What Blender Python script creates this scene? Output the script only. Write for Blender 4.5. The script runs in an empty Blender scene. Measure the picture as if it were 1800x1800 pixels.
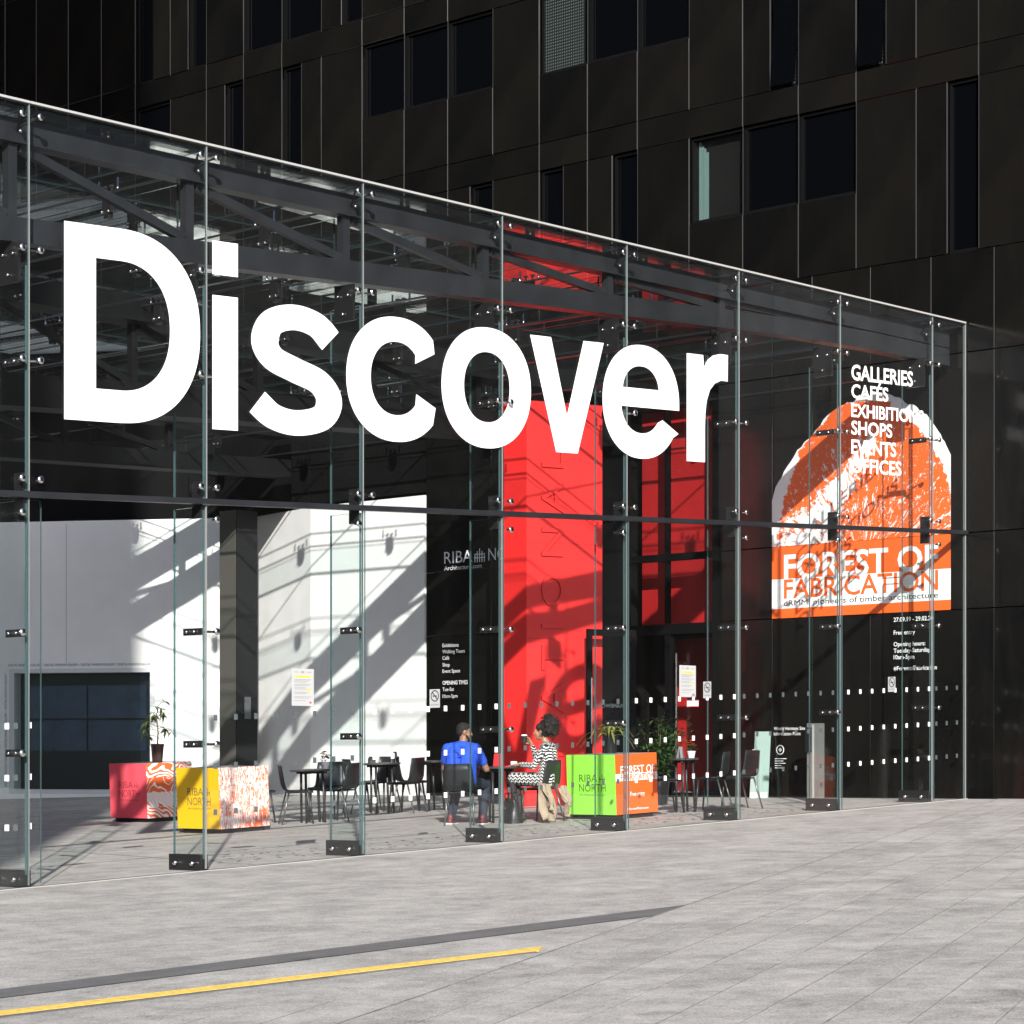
import bpy, bmesh, math, random
from mathutils import Vector, Matrix, Quaternion, noise as mnoise

random.seed(7)
sc = bpy.context.scene
COL = sc.collection
R = math.radians

# ------------------------------------------------------------------ camera, world, sun, exposure
# world frame: +X runs along the glass front, +Y goes into the building, metres
cam_d = bpy.data.cameras.new('camera')
cam = bpy.data.objects.new('camera', cam_d)
COL.objects.link(cam)
CAM = Vector((-14.63, -19.95, 1.90))
cam.location = CAM
cam.rotation_euler = (R(90), 0, math.atan2(0.6811, 0.7322) - R(90))
cam_d.sensor_width = 36.0
cam_d.lens = 89.0
cam_d.shift_y = (1355.0 - 900.0) / 1800.0
cam_d.clip_start = 0.1
cam_d.clip_end = 2000.0
sc.camera = cam

SUN_EL = R(25.1)
SUN_AZ = R(47.1)
sd = Vector((math.cos(SUN_AZ) * math.cos(SUN_EL), math.sin(SUN_AZ) * math.cos(SUN_EL), -math.sin(SUN_EL)))
world = bpy.data.worlds.new('World')
sc.world = world
world.use_nodes = True
wn = world.node_tree.nodes
wl = world.node_tree.links
sky = wn.new('ShaderNodeTexSky')
sky.sky_type = 'NISHITA'
sky.sun_disc = False
sky.sun_elevation = SUN_EL
sky.sun_rotation = math.atan2(-sd.x, -sd.y)
sky.air_density = 0.6
sky.dust_density = 0.8
wl.new(sky.outputs[0], wn['Background'].inputs[0])
wn['Background'].inputs[1].default_value = 0.15
sun_d = bpy.data.lights.new('sun', 'SUN')
sun_d.energy = 5.0
sun_d.angle = R(0.53)
sun_d.color = (1.0, 0.965, 0.91)
sun = bpy.data.objects.new('sun', sun_d)
sun.rotation_euler = sd.to_track_quat('-Z', 'Y').to_euler()
sun.location = (-20, -20, 40)
COL.objects.link(sun)
sc.view_settings.view_transform = 'Standard'
sc.view_settings.look = 'None'
sc.view_settings.gamma = 1.0
sc.view_settings.use_curve_mapping = False
sc.view_settings.exposure = 0.74
sc.render.engine = 'CYCLES'
cy = sc.cycles
cy.max_bounces = 10
cy.diffuse_bounces = 4
cy.glossy_bounces = 5
cy.transmission_bounces = 6
cy.transparent_max_bounces = 48
cy.caustics_reflective = False
cy.caustics_refractive = False
cy.sample_clamp_indirect = 6.0
cy.use_denoising = True
try:
    cy.denoiser = 'OPENIMAGEDENOISE'
except Exception:
    pass

# ------------------------------------------------------------------ frame of the place
G0, GU, GV = 0.78, 0.0439, -0.002          # the plaza is a ramp: it climbs along the glass front
W = 2.214                                  # width of one glass panel
SL = 0.0465                                # slope of the transom
UEND = 16.36                               # plane of the black wall, end of the glass front
TOP = 8.30
def gz(u, v):
    u = max(-40.0, min(40.0, u))
    return G0 + GU * u + GV * v
def tz(u):                                 # transom centre height
    return 4.555 + SL * u
GROUND_TILT = Quaternion((-GU * 0 + 0, 1, 0), -math.atan(GU))   # tilt of things that stand on the ramp

# ------------------------------------------------------------------ mesh helpers
class MB:
    def __init__(s):
        s.v = []; s.f = []; s.m = []
    def add(s, verts, faces, mat=0):
        b = len(s.v)
        s.v += [tuple(p) for p in verts]
        for f in faces:
            s.f.append(tuple(b + i for i in f)); s.m.append(mat)
    def box(s, x0, x1, y0, y1, z0, z1, mat=0):
        s.hexa([(x0, y0, z0), (x1, y0, z0), (x1, y1, z0), (x0, y1, z0), (x0, y0, z1), (x1, y0, z1), (x1, y1, z1), (x0, y1, z1)], mat)
    def hexa(s, p, mat=0, mats=None):
        # p: bottom ring 0-3 ccw seen from above, top ring 4-7
        fs = [(0, 3, 2, 1), (4, 5, 6, 7), (0, 1, 5, 4), (1, 2, 6, 5), (2, 3, 7, 6), (3, 0, 4, 7)]
        b = len(s.v); s.v += [tuple(q) for q in p]
        for k, f in enumerate(fs):
            s.f.append(tuple(b + i for i in f)); s.m.append(mats[k] if mats else mat)
    def bar(s, p0, p1, wx, wz, mat=0, up=(0, 0, 1)):
        p0 = Vector(p0); p1 = Vector(p1); d = (p1 - p0).normalized()
        a = d.cross(Vector(up))
        if a.length < 1e-4: a = d.cross(Vector((1, 0, 0)))
        a.normalize(); b = a.cross(d).normalized()
        a = a * wx / 2; b = b * wz / 2
        s.hexa([p0 - a - b, p0 + a - b, p1 + a - b, p1 - a - b, p0 - a + b, p0 + a + b, p1 + a + b, p1 - a + b], mat)
    def tube(s, pts, rad, n=8, mat=0, cap=True):
        pts = [Vector(p) for p in pts]
        if not isinstance(rad, (list, tuple)): rad = [rad] * len(pts)
        b = len(s.v); ref = None
        for i, p in enumerate(pts):
            d = (pts[min(i + 1, len(pts) - 1)] - pts[max(i - 1, 0)]).normalized()
            if ref is None or abs(ref.dot(d)) > .98:
                ref = Vector((0, 0, 1)) if abs(d.z) < .9 else Vector((1, 0, 0))
            a = d.cross(ref).normalized(); c = a.cross(d).normalized()
            ref = c
            for k in range(n):
                t = 2 * math.pi * k / n
                s.v.append(tuple(p + (a * math.cos(t) + c * math.sin(t)) * rad[i]))
        for i in range(len(pts) - 1):
            for k in range(n):
                k2 = (k + 1) % n
                s.f.append((b + i * n + k, b + (i + 1) * n + k, b + (i + 1) * n + k2, b + i * n + k2)); s.m.append(mat)
        if cap:
            s.f.append(tuple(b + k for k in range(n))); s.m.append(mat)
            e = b + (len(pts) - 1) * n
            s.f.append(tuple(e + n - 1 - k for k in range(n))); s.m.append(mat)
    def lathe(s, prof, n=14, c=(0, 0, 0), mat=0, axis='z'):
        b = len(s.v)
        for r, h in prof:
            for k in range(n):
                t = 2 * math.pi * k / n
                x, y = r * math.cos(t), r * math.sin(t)
                if axis == 'z': q = (c[0] + x, c[1] + y, c[2] + h)
                elif axis == 'y': q = (c[0] + x, c[1] + h, c[2] - y)
                else: q = (c[0] + h, c[1] + x, c[2] + y)
                s.v.append(q)
        for i in range(len(prof) - 1):
            for k in range(n):
                k2 = (k + 1) % n
                s.f.append((b + i * n + k, b + i * n + k2, b + (i + 1) * n + k2, b + (i + 1) * n + k)); s.m.append(mat)
        s.f.append(tuple(b + n - 1 - k for k in range(n))); s.m.append(mat)
        e = b + (len(prof) - 1) * n
        s.f.append(tuple(e + k for k in range(n))); s.m.append(mat)
    def prism(s, poly, z0, z1, mat=0):
        n = len(poly); b = len(s.v)
        s.v += [(x, y, z0) for x, y in poly] + [(x, y, z1) for x, y in poly]
        s.f.append(tuple(b + n - 1 - i for i in range(n))); s.m.append(mat)
        s.f.append(tuple(b + n + i for i in range(n))); s.m.append(mat)
        for i in range(n):
            j = (i + 1) % n
            s.f.append((b + i, b + j, b + n + j, b + n + i)); s.m.append(mat)
    def blob(s, c, r, seg=10, rings=7, mat=0, rot=None, jit=0.0):
        b = len(s.v); c = Vector(c)
        if not isinstance(r, (list, tuple)): r = (r, r, r)
        for i in range(rings + 1):
            ph = math.pi * i / rings
            for k in range(seg):
                t = 2 * math.pi * k / seg
                q = Vector((math.sin(ph) * math.cos(t) * r[0], math.sin(ph) * math.sin(t) * r[1], math.cos(ph) * r[2]))
                if jit: q *= 1 + jit * mnoise.noise((c + q) * 18)
                if rot: q = rot @ q
                s.v.append(tuple(c + q))
        for i in range(rings):
            for k in range(seg):
                k2 = (k + 1) % seg
                s.f.append((b + i * seg + k, b + (i + 1) * seg + k, b + (i + 1) * seg + k2, b + i * seg + k2)); s.m.append(mat)
    def capsule(s, p0, p1, r0, r1, mat=0):
        p0 = Vector(p0); p1 = Vector(p1); d = p1 - p0; L = d.length
        if L < 1e-5: s.blob(p0, r0, mat=mat); return
        q = d.to_track_quat('Z', 'Y').to_matrix()
        prof = []
        for k in range(5):
            a = -math.pi / 2 + k * math.pi / 8
            prof.append((r0 * math.cos(a) + 1e-5, r0 * math.sin(a)))
        for k in range(5):
            a = k * math.pi / 8
            prof.append((r1 * math.cos(a) + 1e-5, L + r1 * math.sin(a)))
        n = 10; b = len(s.v)
        for r, h in prof:
            for k in range(n):
                t = 2 * math.pi * k / n
                s.v.append(tuple(p0 + q @ Vector((r * math.cos(t), r * math.sin(t), h))))
        for i in range(len(prof) - 1):
            for k in range(n):
                k2 = (k + 1) % n
                s.f.append((b + i * n + k, b + i * n + k2, b + (i + 1) * n + k2, b + (i + 1) * n + k)); s.m.append(mat)
        s.f.append(tuple(b + n - 1 - k for k in range(n))); s.m.append(mat)
        e = b + (len(prof) - 1) * n
        s.f.append(tuple(e + k for k in range(n))); s.m.append(mat)
    def mesh(s, name, mats, smooth=False):
        me = bpy.data.meshes.new(name)
        me.from_pydata(s.v, [], s.f)
        if not isinstance(mats, (list, tuple)): mats = [mats]
        for m in mats: me.materials.append(m)
        if len(mats) > 1: me.polygons.foreach_set('material_index', s.m)
        if smooth: me.polygons.foreach_set('use_smooth', [True] * len(me.polygons))
        me.update()
        return me
    def build(s, name, mats, parent=None, smooth=False):
        return link(name, s.mesh(name, mats, smooth), parent)

def link(name, me, parent=None, loc=None):
    o = bpy.data.objects.new(name, me)
    COL.objects.link(o)
    if parent is not None: o.parent = parent
    if loc is not None: o.location = loc
    return o
def tag(o, label=None, cat=None, group=None, kind=None):
    if label: o['label'] = label
    if cat: o['category'] = cat
    if group: o['group'] = group
    if kind: o['kind'] = kind
    return o
def thing(name, label, cat, loc=(0, 0, 0), rz=0.0, group=None, tilt=False):
    o = bpy.data.objects.new(name, None)
    COL.objects.link(o)
    o.empty_display_size = 0.1
    o.location = loc
    o.rotation_mode = 'QUATERNION'
    q = Quaternion((0, 0, 1), rz)
    o.rotation_quaternion = (GROUND_TILT @ q) if tilt else q
    return tag(o, label, cat, group, 'thing' if cat else None)
def copy_tree(o, parent=None):
    c = o.copy(); COL.objects.link(c)
    if parent is not None: c.parent = parent
    for ch in o.children: copy_tree(ch, c)
    return c

# ------------------------------------------------------------------ materials
MATS = {}
def nmat(name):
    m = bpy.data.materials.new(name); m.use_nodes = True
    MATS[name] = m
    return m, m.node_tree.nodes, m.node_tree.links, m.node_tree.nodes['Principled BSDF']
def rgb(c): return (c[0], c[1], c[2], 1.0)
def simple(name, col, rough=0.5, metal=0.0, spec=0.5, var=0.0, vscale=8.0, bump=0.0, bscale=60.0, coat=0.0, emit=None):
    m, n, l, p = nmat(name)
    p.inputs['Base Color'].default_value = rgb(col)
    p.inputs['Roughness'].default_value = rough
    p.inputs['Metallic'].default_value = metal
    p.inputs['Specular IOR Level'].default_value = spec
    if coat: p.inputs['Coat Weight'].default_value = coat; p.inputs['Coat Roughness'].default_value = .05
    if emit:
        p.inputs['Emission Color'].default_value = rgb(emit[0]); p.inputs['Emission Strength'].default_value = emit[1]
    if var or bump:
        tc = n.new('ShaderNodeTexCoord')
    if var:
        nz = n.new('ShaderNodeTexNoise'); nz.inputs['Scale'].default_value = vscale; nz.inputs['Detail'].default_value = 6
        l.new(tc.outputs['Object'], nz.inputs['Vector'])
        mp = n.new('ShaderNodeMapRange'); mp.inputs['From Min'].default_value = .3; mp.inputs['From Max'].default_value = .7
        mp.inputs['To Min'].default_value = 1 - var; mp.inputs['To Max'].default_value = 1 + var
        l.new(nz.outputs['Fac'], mp.inputs['Value'])
        mx = n.new('ShaderNodeMix'); mx.data_type = 'RGBA'; mx.blend_type = 'MULTIPLY'; mx.inputs[0].default_value = 1
        mx.inputs[6].default_value = rgb(col)
        l.new(mp.outputs[0], mx.inputs[7]); l.new(mx.outputs[2], p.inputs['Base Color'])
    if bump:
        nb = n.new('ShaderNodeTexNoise'); nb.inputs['Scale'].default_value = bscale; nb.inputs['Detail'].default_value = 4
        l.new(tc.outputs['Object'], nb.inputs['Vector'])
        bp = n.new('ShaderNodeBump'); bp.inputs['Strength'].default_value = bump; bp.inputs['Distance'].default_value = .02
        l.new(nb.outputs['Fac'], bp.inputs['Height']); l.new(bp.outputs[0], p.inputs['Normal'])
    return m
def nd(n, t, **kw):
    x = n.new(t)
    for k, v in kw.items():
        if k == 'op': x.operation = v
        else: setattr(x, k, v)
    return x
def mathn(n, l, op, a, b=None, c=None, clamp=False):
    x = n.new('ShaderNodeMath'); x.operation = op; x.use_clamp = clamp
    for i, q in enumerate((a, b, c)):
        if q is None: continue
        if isinstance(q, (int, float)): x.inputs[i].default_value = q
        else: l.new(q, x.inputs[i])
    return x.outputs[0]

def glass_mat(name, tint, r0=0.033, dirt=0.0):
    m, n, l, p = nmat(name)
    n.remove(p)
    out = n['Material Output']
    lw = n.new('ShaderNodeLayerWeight'); lw.inputs['Blend'].default_value = .5
    f5 = mathn(n, l, 'POWER', lw.outputs['Facing'], 5.0)
    fr = mathn(n, l, 'MULTIPLY_ADD', f5, 1 - r0, r0, clamp=True)
    tr = n.new('ShaderNodeBsdfTransparent'); tr.inputs[0].default_value = rgb(tint)
    gl = n.new('ShaderNodeBsdfGlossy'); gl.inputs['Roughness'].default_value = 0.0
    gl.inputs['Color'].default_value = (1, 1, 1, 1)
    mx = n.new('ShaderNodeMixShader')
    l.new(fr, mx.inputs[0]); l.new(tr.outputs[0], mx.inputs[1]); l.new(gl.outputs[0], mx.inputs[2])
    last = mx.outputs[0]
    if dirt:
        tc = n.new('ShaderNodeTexCoord')
        mpn = n.new('ShaderNodeMapping'); mpn.inputs['Scale'].default_value = (2.2, 2.2, .5)
        l.new(tc.outputs['Object'], mpn.inputs[0])
        nz = n.new('ShaderNodeTexNoise'); nz.inputs['Scale'].default_value = 1.0; nz.inputs['Detail'].default_value = 7
        l.new(mpn.outputs[0], nz.inputs['Vector'])
        mr = n.new('ShaderNodeMapRange'); mr.inputs['From Min'].default_value = .45; mr.inputs['From Max'].default_value = .8
        mr.inputs['To Min'].default_value = dirt * .25; mr.inputs['To Max'].default_value = dirt
        l.new(nz.outputs['Fac'], mr.inputs['Value'])
        df = n.new('ShaderNodeBsdfDiffuse'); df.inputs[0].default_value = (.5, .5, .48, 1)
        m2 = n.new('ShaderNodeMixShader'); l.new(mr.outputs[0], m2.inputs[0]); l.new(last, m2.inputs[1]); l.new(df.outputs[0], m2.inputs[2])
        last = m2.outputs[0]
    l.new(last, out.inputs['Surface'])
    return m
M_GLASS = glass_mat('facade_glass', (.992, .997, .995), dirt=.003)
M_FIN = glass_mat('fin_glass', (.95, .978, .974), r0=.025, dirt=.004)
M_ROOF = glass_mat('roof_glass', (.988, .995, .992), r0=.05, dirt=.004)
def edge_mat(name, col, mixf):
    m, n, l, p = nmat(name)
    p.inputs['Base Color'].default_value = rgb(col); p.inputs['Roughness'].default_value = .2
    tr = n.new('ShaderNodeBsdfTransparent'); tr.inputs[0].default_value = rgb((.35, .6, .58))
    mx = n.new('ShaderNodeMixShader'); mx.inputs[0].default_value = mixf
    l.new(tr.outputs[0], mx.inputs[1]); l.new(p.outputs[0], mx.inputs[2]); l.new(mx.outputs[0], n['Material Output'].inputs['Surface'])
    return m
M_EDGE = edge_mat('glass_edge', (.060, .105, .110), .85)
M_EDGE2 = edge_mat('roof_beam_edge', (.022, .032, .033), .9)
M_SEAL = simple('clear_silicone_seal', (.22, .22, .21), .5)
M_RAIL = simple('pale_aluminium', (.50, .49, .47), .4, 0.3)
M_STEEL = simple('dark_painted_steel', (.017, .0185, .021), .38, 0, .5, var=.25, vscale=3)
M_STEELD = simple('near_black_steel', (.006, .0064, .007), .6, spec=.2)
M_CHROME = simple('polished_stainless', (.72, .70, .67), .18, 1.0)
M_BLACKMETAL = simple('black_metal', (.012, .012, .013), .35)
M_VINYL = simple('white_vinyl', (.88, .88, .88), .5)
M_VINYLG = simple('grey_frosted_vinyl', (.085, .10, .105), .6)
M_MATTE = simple('matte_black_stone', (.004, .004, .004), .95, spec=.1)
M_BLACKV = simple('black_print', (.02, .02, .022), .6)
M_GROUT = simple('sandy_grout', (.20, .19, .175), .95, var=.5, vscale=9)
M_JOINT = simple('dark_joint', (.05, .048, .045), .9)

# polished black cladding with faint brown clouding
def cladding(name, lo, hi, rough0, rough1):
    m, n, l, p = nmat(name)
    tc = n.new('ShaderNodeTexCoord'); oi = n.new('ShaderNodeObjectInfo')
    nz = n.new('ShaderNodeTexNoise'); nz.inputs['Scale'].default_value = .9; nz.inputs['Detail'].default_value = 5
    l.new(tc.outputs['Object'], nz.inputs['Vector'])
    mp = n.new('ShaderNodeMapping'); mp.inputs['Scale'].default_value = (6, 6, .7)
    l.new(tc.outputs['Object'], mp.inputs[0])
    n2 = n.new('ShaderNodeTexNoise'); n2.inputs['Scale'].default_value = 1.5; n2.inputs['Detail'].default_value = 5
    l.new(mp.outputs[0], n2.inputs['Vector'])
    s = mathn(n, l, 'MULTIPLY_ADD', oi.outputs['Random'], .35, nz.outputs['Fac'])
    s = mathn(n, l, 'MULTIPLY_ADD', n2.outputs['Fac'], .3, s)
    mr = n.new('ShaderNodeMapRange'); mr.inputs['From Min'].default_value = .55; mr.inputs['From Max'].default_value = 1.05
    l.new(s, mr.inputs['Value'])
    mx = n.new('ShaderNodeMix'); mx.data_type = 'RGBA'
    mx.inputs[6].default_value = rgb(lo); mx.inputs[7].default_value = rgb(hi)
    l.new(mr.outputs[0], mx.inputs[0]); l.new(mx.outputs[2], p.inputs['Base Color'])
    rr = n.new('ShaderNodeMapRange'); rr.inputs['To Min'].default_value = rough0; rr.inputs['To Max'].default_value = rough1
    l.new(n2.outputs['Fac'], rr.inputs['Value']); l.new(rr.outputs[0], p.inputs['Roughness'])
    p.inputs['Specular IOR Level'].default_value = .5
    return m
M_CLAD = cladding('black_cladding', (.0030, .0031, .0032), (.0070, .0063, .0054), .06, .22)
M_CORE = simple('black_core', (.0025, .0025, .0026), .9, spec=.2)
M_LITEDGE = simple('lit_edge_grey', (.030, .030, .031), .5)  # paler grey painted in where panel edges catch the sun
M_DARKGLASS = simple('dark_window_glass', (.0015, .0018, .0025), .03, 0, .30)
M_FRAME = simple('black_window_frame', (.0022, .0022, .0024), .7, spec=.12)

# granite paving
def granite(name, base, speck, stain, warm):
    m, n, l, p = nmat(name)
    geo = n.new('ShaderNodeNewGeometry'); oi = n.new('ShaderNodeObjectInfo')
    n1 = n.new('ShaderNodeTexNoise'); n1.inputs['Scale'].default_value = 70; n1.inputs['Detail'].default_value = 3
    n2 = n.new('ShaderNodeTexNoise'); n2.inputs['Scale'].default_value = 1.3; n2.inputs['Detail'].default_value = 9; n2.inputs['Roughness'].default_value = .62
    n3 = n.new('ShaderNodeTexNoise'); n3.inputs['Scale'].default_value = 3.4; n3.inputs['Detail'].default_value = 7; n3.inputs['Roughness'].default_value = .6
    n4 = n.new('ShaderNodeTexNoise'); n4.inputs['Scale'].default_value = 11.0; n4.inputs['Detail'].default_value = 6
    for q in (n1, n2, n3, n4): l.new(geo.outputs['Position'], q.inputs['Vector'])
    a = mathn(n, l, 'MULTIPLY_ADD', mathn(n, l, 'SUBTRACT', n1.outputs['Fac'], .5), speck, 1.0)
    b = mathn(n, l, 'MULTIPLY_ADD', mathn(n, l, 'SUBTRACT', n2.outputs['Fac'], .5), stain, a)
    c = mathn(n, l, 'MULTIPLY_ADD', mathn(n, l, 'SUBTRACT', n3.outputs['Fac'], .5), stain * .9, b)
    c = mathn(n, l, 'MULTIPLY_ADD', mathn(n, l, 'SUBTRACT', n4.outputs['Fac'], .5), stain * .5, c)
    # scattered darker spills
    sp = n.new('ShaderNodeMapRange'); sp.inputs['From Min'].default_value = .64; sp.inputs['From Max'].default_value = .74
    sp.inputs['To Min'].default_value = 0; sp.inputs['To Max'].default_value = .26
    n5 = n.new('ShaderNodeTexNoise'); n5.inputs['Scale'].default_value = 2.1; n5.inputs['Detail'].default_value = 5
    mpv = n.new('ShaderNodeVectorMath'); mpv.operation = 'ADD'; mpv.inputs[1].default_value = (31, 7, 2)
    l.new(geo.outputs['Position'], mpv.inputs[0]); l.new(mpv.outputs[0], n5.inputs['Vector'])
    l.new(n5.outputs['Fac'], sp.inputs['Value'])
    c = mathn(n, l, 'SUBTRACT', c, sp.outputs[0])
    vo = n.new('ShaderNodeTexVoronoi'); vo.inputs['Scale'].default_value = 1.7; l.new(geo.outputs['Position'], vo.inputs['Vector'])
    gum = mathn(n, l, 'LESS_THAN', vo.outputs['Distance'], mathn(n, l, 'MULTIPLY_ADD', n4.outputs['Fac'], .06, .012))
    c = mathn(n, l, 'MULTIPLY_ADD', gum, -.16, c)
    c = mathn(n, l, 'MULTIPLY_ADD', mathn(n, l, 'SUBTRACT', oi.outputs['Random'], .5), .13, c)
    mx = n.new('ShaderNodeMix'); mx.data_type = 'RGBA'; mx.blend_type = 'MULTIPLY'; mx.inputs[0].default_value = 1
    cr = n.new('ShaderNodeMix'); cr.data_type = 'RGBA'; cr.inputs[6].default_value = rgb(base); cr.inputs[7].default_value = rgb(warm)
    l.new(n3.outputs['Fac'], cr.inputs[0])
    l.new(cr.outputs[2], mx.inputs[6]); l.new(c, mx.inputs[7])
    l.new(mx.outputs[2], p.inputs['Base Color'])
    p.inputs['Roughness'].default_value = .72
    p.inputs['Specular IOR Level'].default_value = .3
    bp = n.new('ShaderNodeBump'); bp.inputs['Strength'].default_value = .25; bp.inputs['Distance'].default_value = .004
    l.new(n1.outputs['Fac'], bp.inputs['Height']); l.new(bp.outputs[0], p.inputs['Normal'])
    return m
M_GRAN = granite('pale_granite', (.328, .318, .302), 1.7, .98, (.372, .348, .316))
M_GRAND = granite('dark_granite', (.125, .124, .125), .7, .5, (.150, .143, .135))
M_YEL = simple('yellow_nosing_paint', (.74, .49, .095), .65, var=.25, vscale=22)
M_WHITE = simple('white_render', (.84, .84, .82), .75, var=.025, vscale=3, bump=.05, bscale=30)
M_WHITE2 = simple('pale_grey_render', (.78, .775, .76), .8, var=.05, vscale=2.2)
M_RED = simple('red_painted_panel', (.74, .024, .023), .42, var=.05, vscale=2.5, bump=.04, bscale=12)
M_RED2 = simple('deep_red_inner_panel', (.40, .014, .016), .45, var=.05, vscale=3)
M_BRONZE = simple('bronze_metal', (.14, .135, .12), .4, .4)

# ------------------------------------------------------------------ text helpers
_tc = {}
def text2d(body, bold=0.0, space=1.0):
    k = (body, bold, space)
    if k in _tc: return _tc[k]
    cu = bpy.data.curves.new('tmp', 'FONT'); cu.body = body; cu.offset = bold; cu.space_character = space
    cu.resolution_u = 3
    o = bpy.data.objects.new('tmp', cu); COL.objects.link(o)
    dg = bpy.context.evaluated_depsgraph_get(); dg.update()
    me = bpy.data.meshes.new_from_object(o.evaluated_get(dg))
    vs = [(v.co.x, v.co.y) for v in me.vertices]; fs = [tuple(p.vertices) for p in me.polygons]
    bpy.data.objects.remove(o); bpy.data.curves.remove(cu); bpy.data.meshes.remove(me)
    _tc[k] = (vs, fs)
    return _tc[k]
def text(name, body, mat, parent, org, xd, yd, h=None, w=None, bold=0.0, space=1.0, ref=None, flipx=False, thick=0.0):
    """flat lettering: org is lower left corner, xd / yd unit vectors; h is the height of the letters, w their run"""
    vs, fs = text2d(body, bold, space)
    x0 = min(p[0] for p in vs); x1 = max(p[0] for p in vs)
    y0 = min(p[1] for p in vs); y1 = max(p[1] for p in vs)
    if ref is not None:                      # keep the baseline: use reference letter height (cap height .7)
        y0, y1 = 0.0, ref
    sy = (h / (y1 - y0)) if h else None
    sx = (w / (x1 - x0)) if w else sy
    if sy is None: sy = sx
    org = Vector(org); xd = Vector(xd); yd = Vector(yd)
    mb = MB()
    nrm = xd.cross(yd)
    pts = [org + xd * ((x1 - x if flipx else x - x0) * sx) + yd * ((y - y0) * sy) for x, y in vs]
    mb.add(pts, [tuple(reversed(f)) for f in fs] if flipx else fs)
    return mb.build(name, mat, parent)
def fill2d(loops):
    """filled outline with holes from closed loops of (x, y)"""
    cu = bpy.data.curves.new('tmp', 'CURVE'); cu.dimensions = '2D'; cu.fill_mode = 'BOTH'
    for lp in loops:
        sp = cu.splines.new('POLY'); sp.points.add(len(lp) - 1)
        for i, q in enumerate(lp): sp.points[i].co = (q[0], q[1], 0, 1)
        sp.use_cyclic_u = True
    o = bpy.data.objects.new('tmp', cu); COL.objects.link(o)
    dg = bpy.context.evaluated_depsgraph_get(); dg.update()
    me = bpy.data.meshes.new_from_object(o.evaluated_get(dg))
    vs = [(v.co.x, v.co.y) for v in me.vertices]; fs = [tuple(p.vertices) for p in me.polygons]
    bpy.data.objects.remove(o); bpy.data.curves.remove(cu); bpy.data.meshes.remove(me)
    return vs, fs
XW = (0, -1, 0); YZ = (0, 0, 1)              # reading direction on the black wall (faces -X)
XG = Vector((1, 0, SL)); # reading direction on the glass front
# ------------------------------------------------------------------ ground
def sheet(name, poly, dz, mat, kind='structure', parent=None):
    mb = MB()
    mb.add([(u, v, gz(u, v) + dz) for u, v in poly], [tuple(range(len(poly)))])
    o = mb.build(name, mat, parent)
    if kind: tag(o, kind=kind)
    return o
mb = MB()
us = [-400, -40, -20, 0, 20, 40, 400]; vs_ = [-400, -60, -20, 0, 20, 60, 400]
for u in us:
    for v in vs_: mb.v.append((u, v, gz(u, max(-60, min(60, v)))))
for i in range(6):
    for j in range(6):
        a = i * 7 + j
        mb.f.append((a, a + 7, a + 8, a + 1)); mb.m.append(0)
ground = tag(mb.build('plaza_ground', M_GRAN), kind='structure')

# paving slabs of the ramp: rows run at 23.8 degrees to the glass front, 425 mm wide
JD = Vector((math.cos(R(23.8)), math.sin(R(23.8)))); JN = Vector((-JD.y, JD.x))
fw = Vector((0.7322, 0.6811)); rt = Vector((0.6811, -0.7322))
def in_view(u, v, m=0.8):
    d = Vector((u - CAM.x, v - CAM.y)); z = d.dot(fw); x = d.dot(rt)
    if z < 2: return False
    px = 900 + 4450 * x / z; py = 1355 + 4450 * (CAM.z - gz(u, v)) / z
    e = 4450 * m / z
    return -e < px < 1800 + e and py < 1800 + e * .35
# yellow strip line
Y0 = Vector((-8.6, -7.93)); Y1 = Vector((-2.20, -8.64))
yd_ = (Y1 - Y0).normalized()
def below_yellow(p): return (p - Y0).x * yd_.y - (p - Y0).y * yd_.x > 0.42
ramp = MB()
SLEN = 1.32; SWID = 0.425
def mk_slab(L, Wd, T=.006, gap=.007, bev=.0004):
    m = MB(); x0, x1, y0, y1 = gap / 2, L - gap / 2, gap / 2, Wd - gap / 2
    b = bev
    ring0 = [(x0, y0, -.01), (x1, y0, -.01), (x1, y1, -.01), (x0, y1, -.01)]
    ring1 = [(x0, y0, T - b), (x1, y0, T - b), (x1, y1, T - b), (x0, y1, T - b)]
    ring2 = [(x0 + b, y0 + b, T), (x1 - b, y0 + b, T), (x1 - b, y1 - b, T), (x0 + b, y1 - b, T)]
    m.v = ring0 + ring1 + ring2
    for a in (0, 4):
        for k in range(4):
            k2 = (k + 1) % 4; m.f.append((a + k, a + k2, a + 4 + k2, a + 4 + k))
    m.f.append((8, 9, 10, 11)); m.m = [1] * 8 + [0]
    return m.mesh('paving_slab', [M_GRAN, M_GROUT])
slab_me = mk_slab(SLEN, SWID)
# slope frame for slabs
sx3 = Vector((JD.x, JD.y, GU * JD.x + GV * JD.y)).normalized()
sy3 = Vector((JN.x, JN.y, GU * JN.x + GV * JN.y)).normalized()
sz3 = sx3.cross(sy3).normalized()
SM = Matrix((sx3, sy3, sz3)).transposed().to_4x4()
slabs = []; rest = []
for k in range(-6, 18):
    n0 = -7.10 - SWID * (k + 1)
    off = (0.0, .66, .33)[k % 3] + .06 * math.sin(k * 2.3)
    for i in range(-5, 20):
        d0 = i * SLEN + off - 7.52
        c = JD * (d0 + SLEN / 2) + JN * (n0 + SWID / 2)
        if k < 0:
            e0 = JD * d0 + JN * (n0 + SWID); e1 = JD * (d0 + SLEN) + JN * (n0 + SWID)
            if not (below_yellow(e0) and below_yellow(e1)): continue
        if c.x > UEND + .9: continue
        if in_view(c.x, c.y): slabs.append((d0, n0, c))
        elif k >= 0: rest.append((d0, n0, c))
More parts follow.
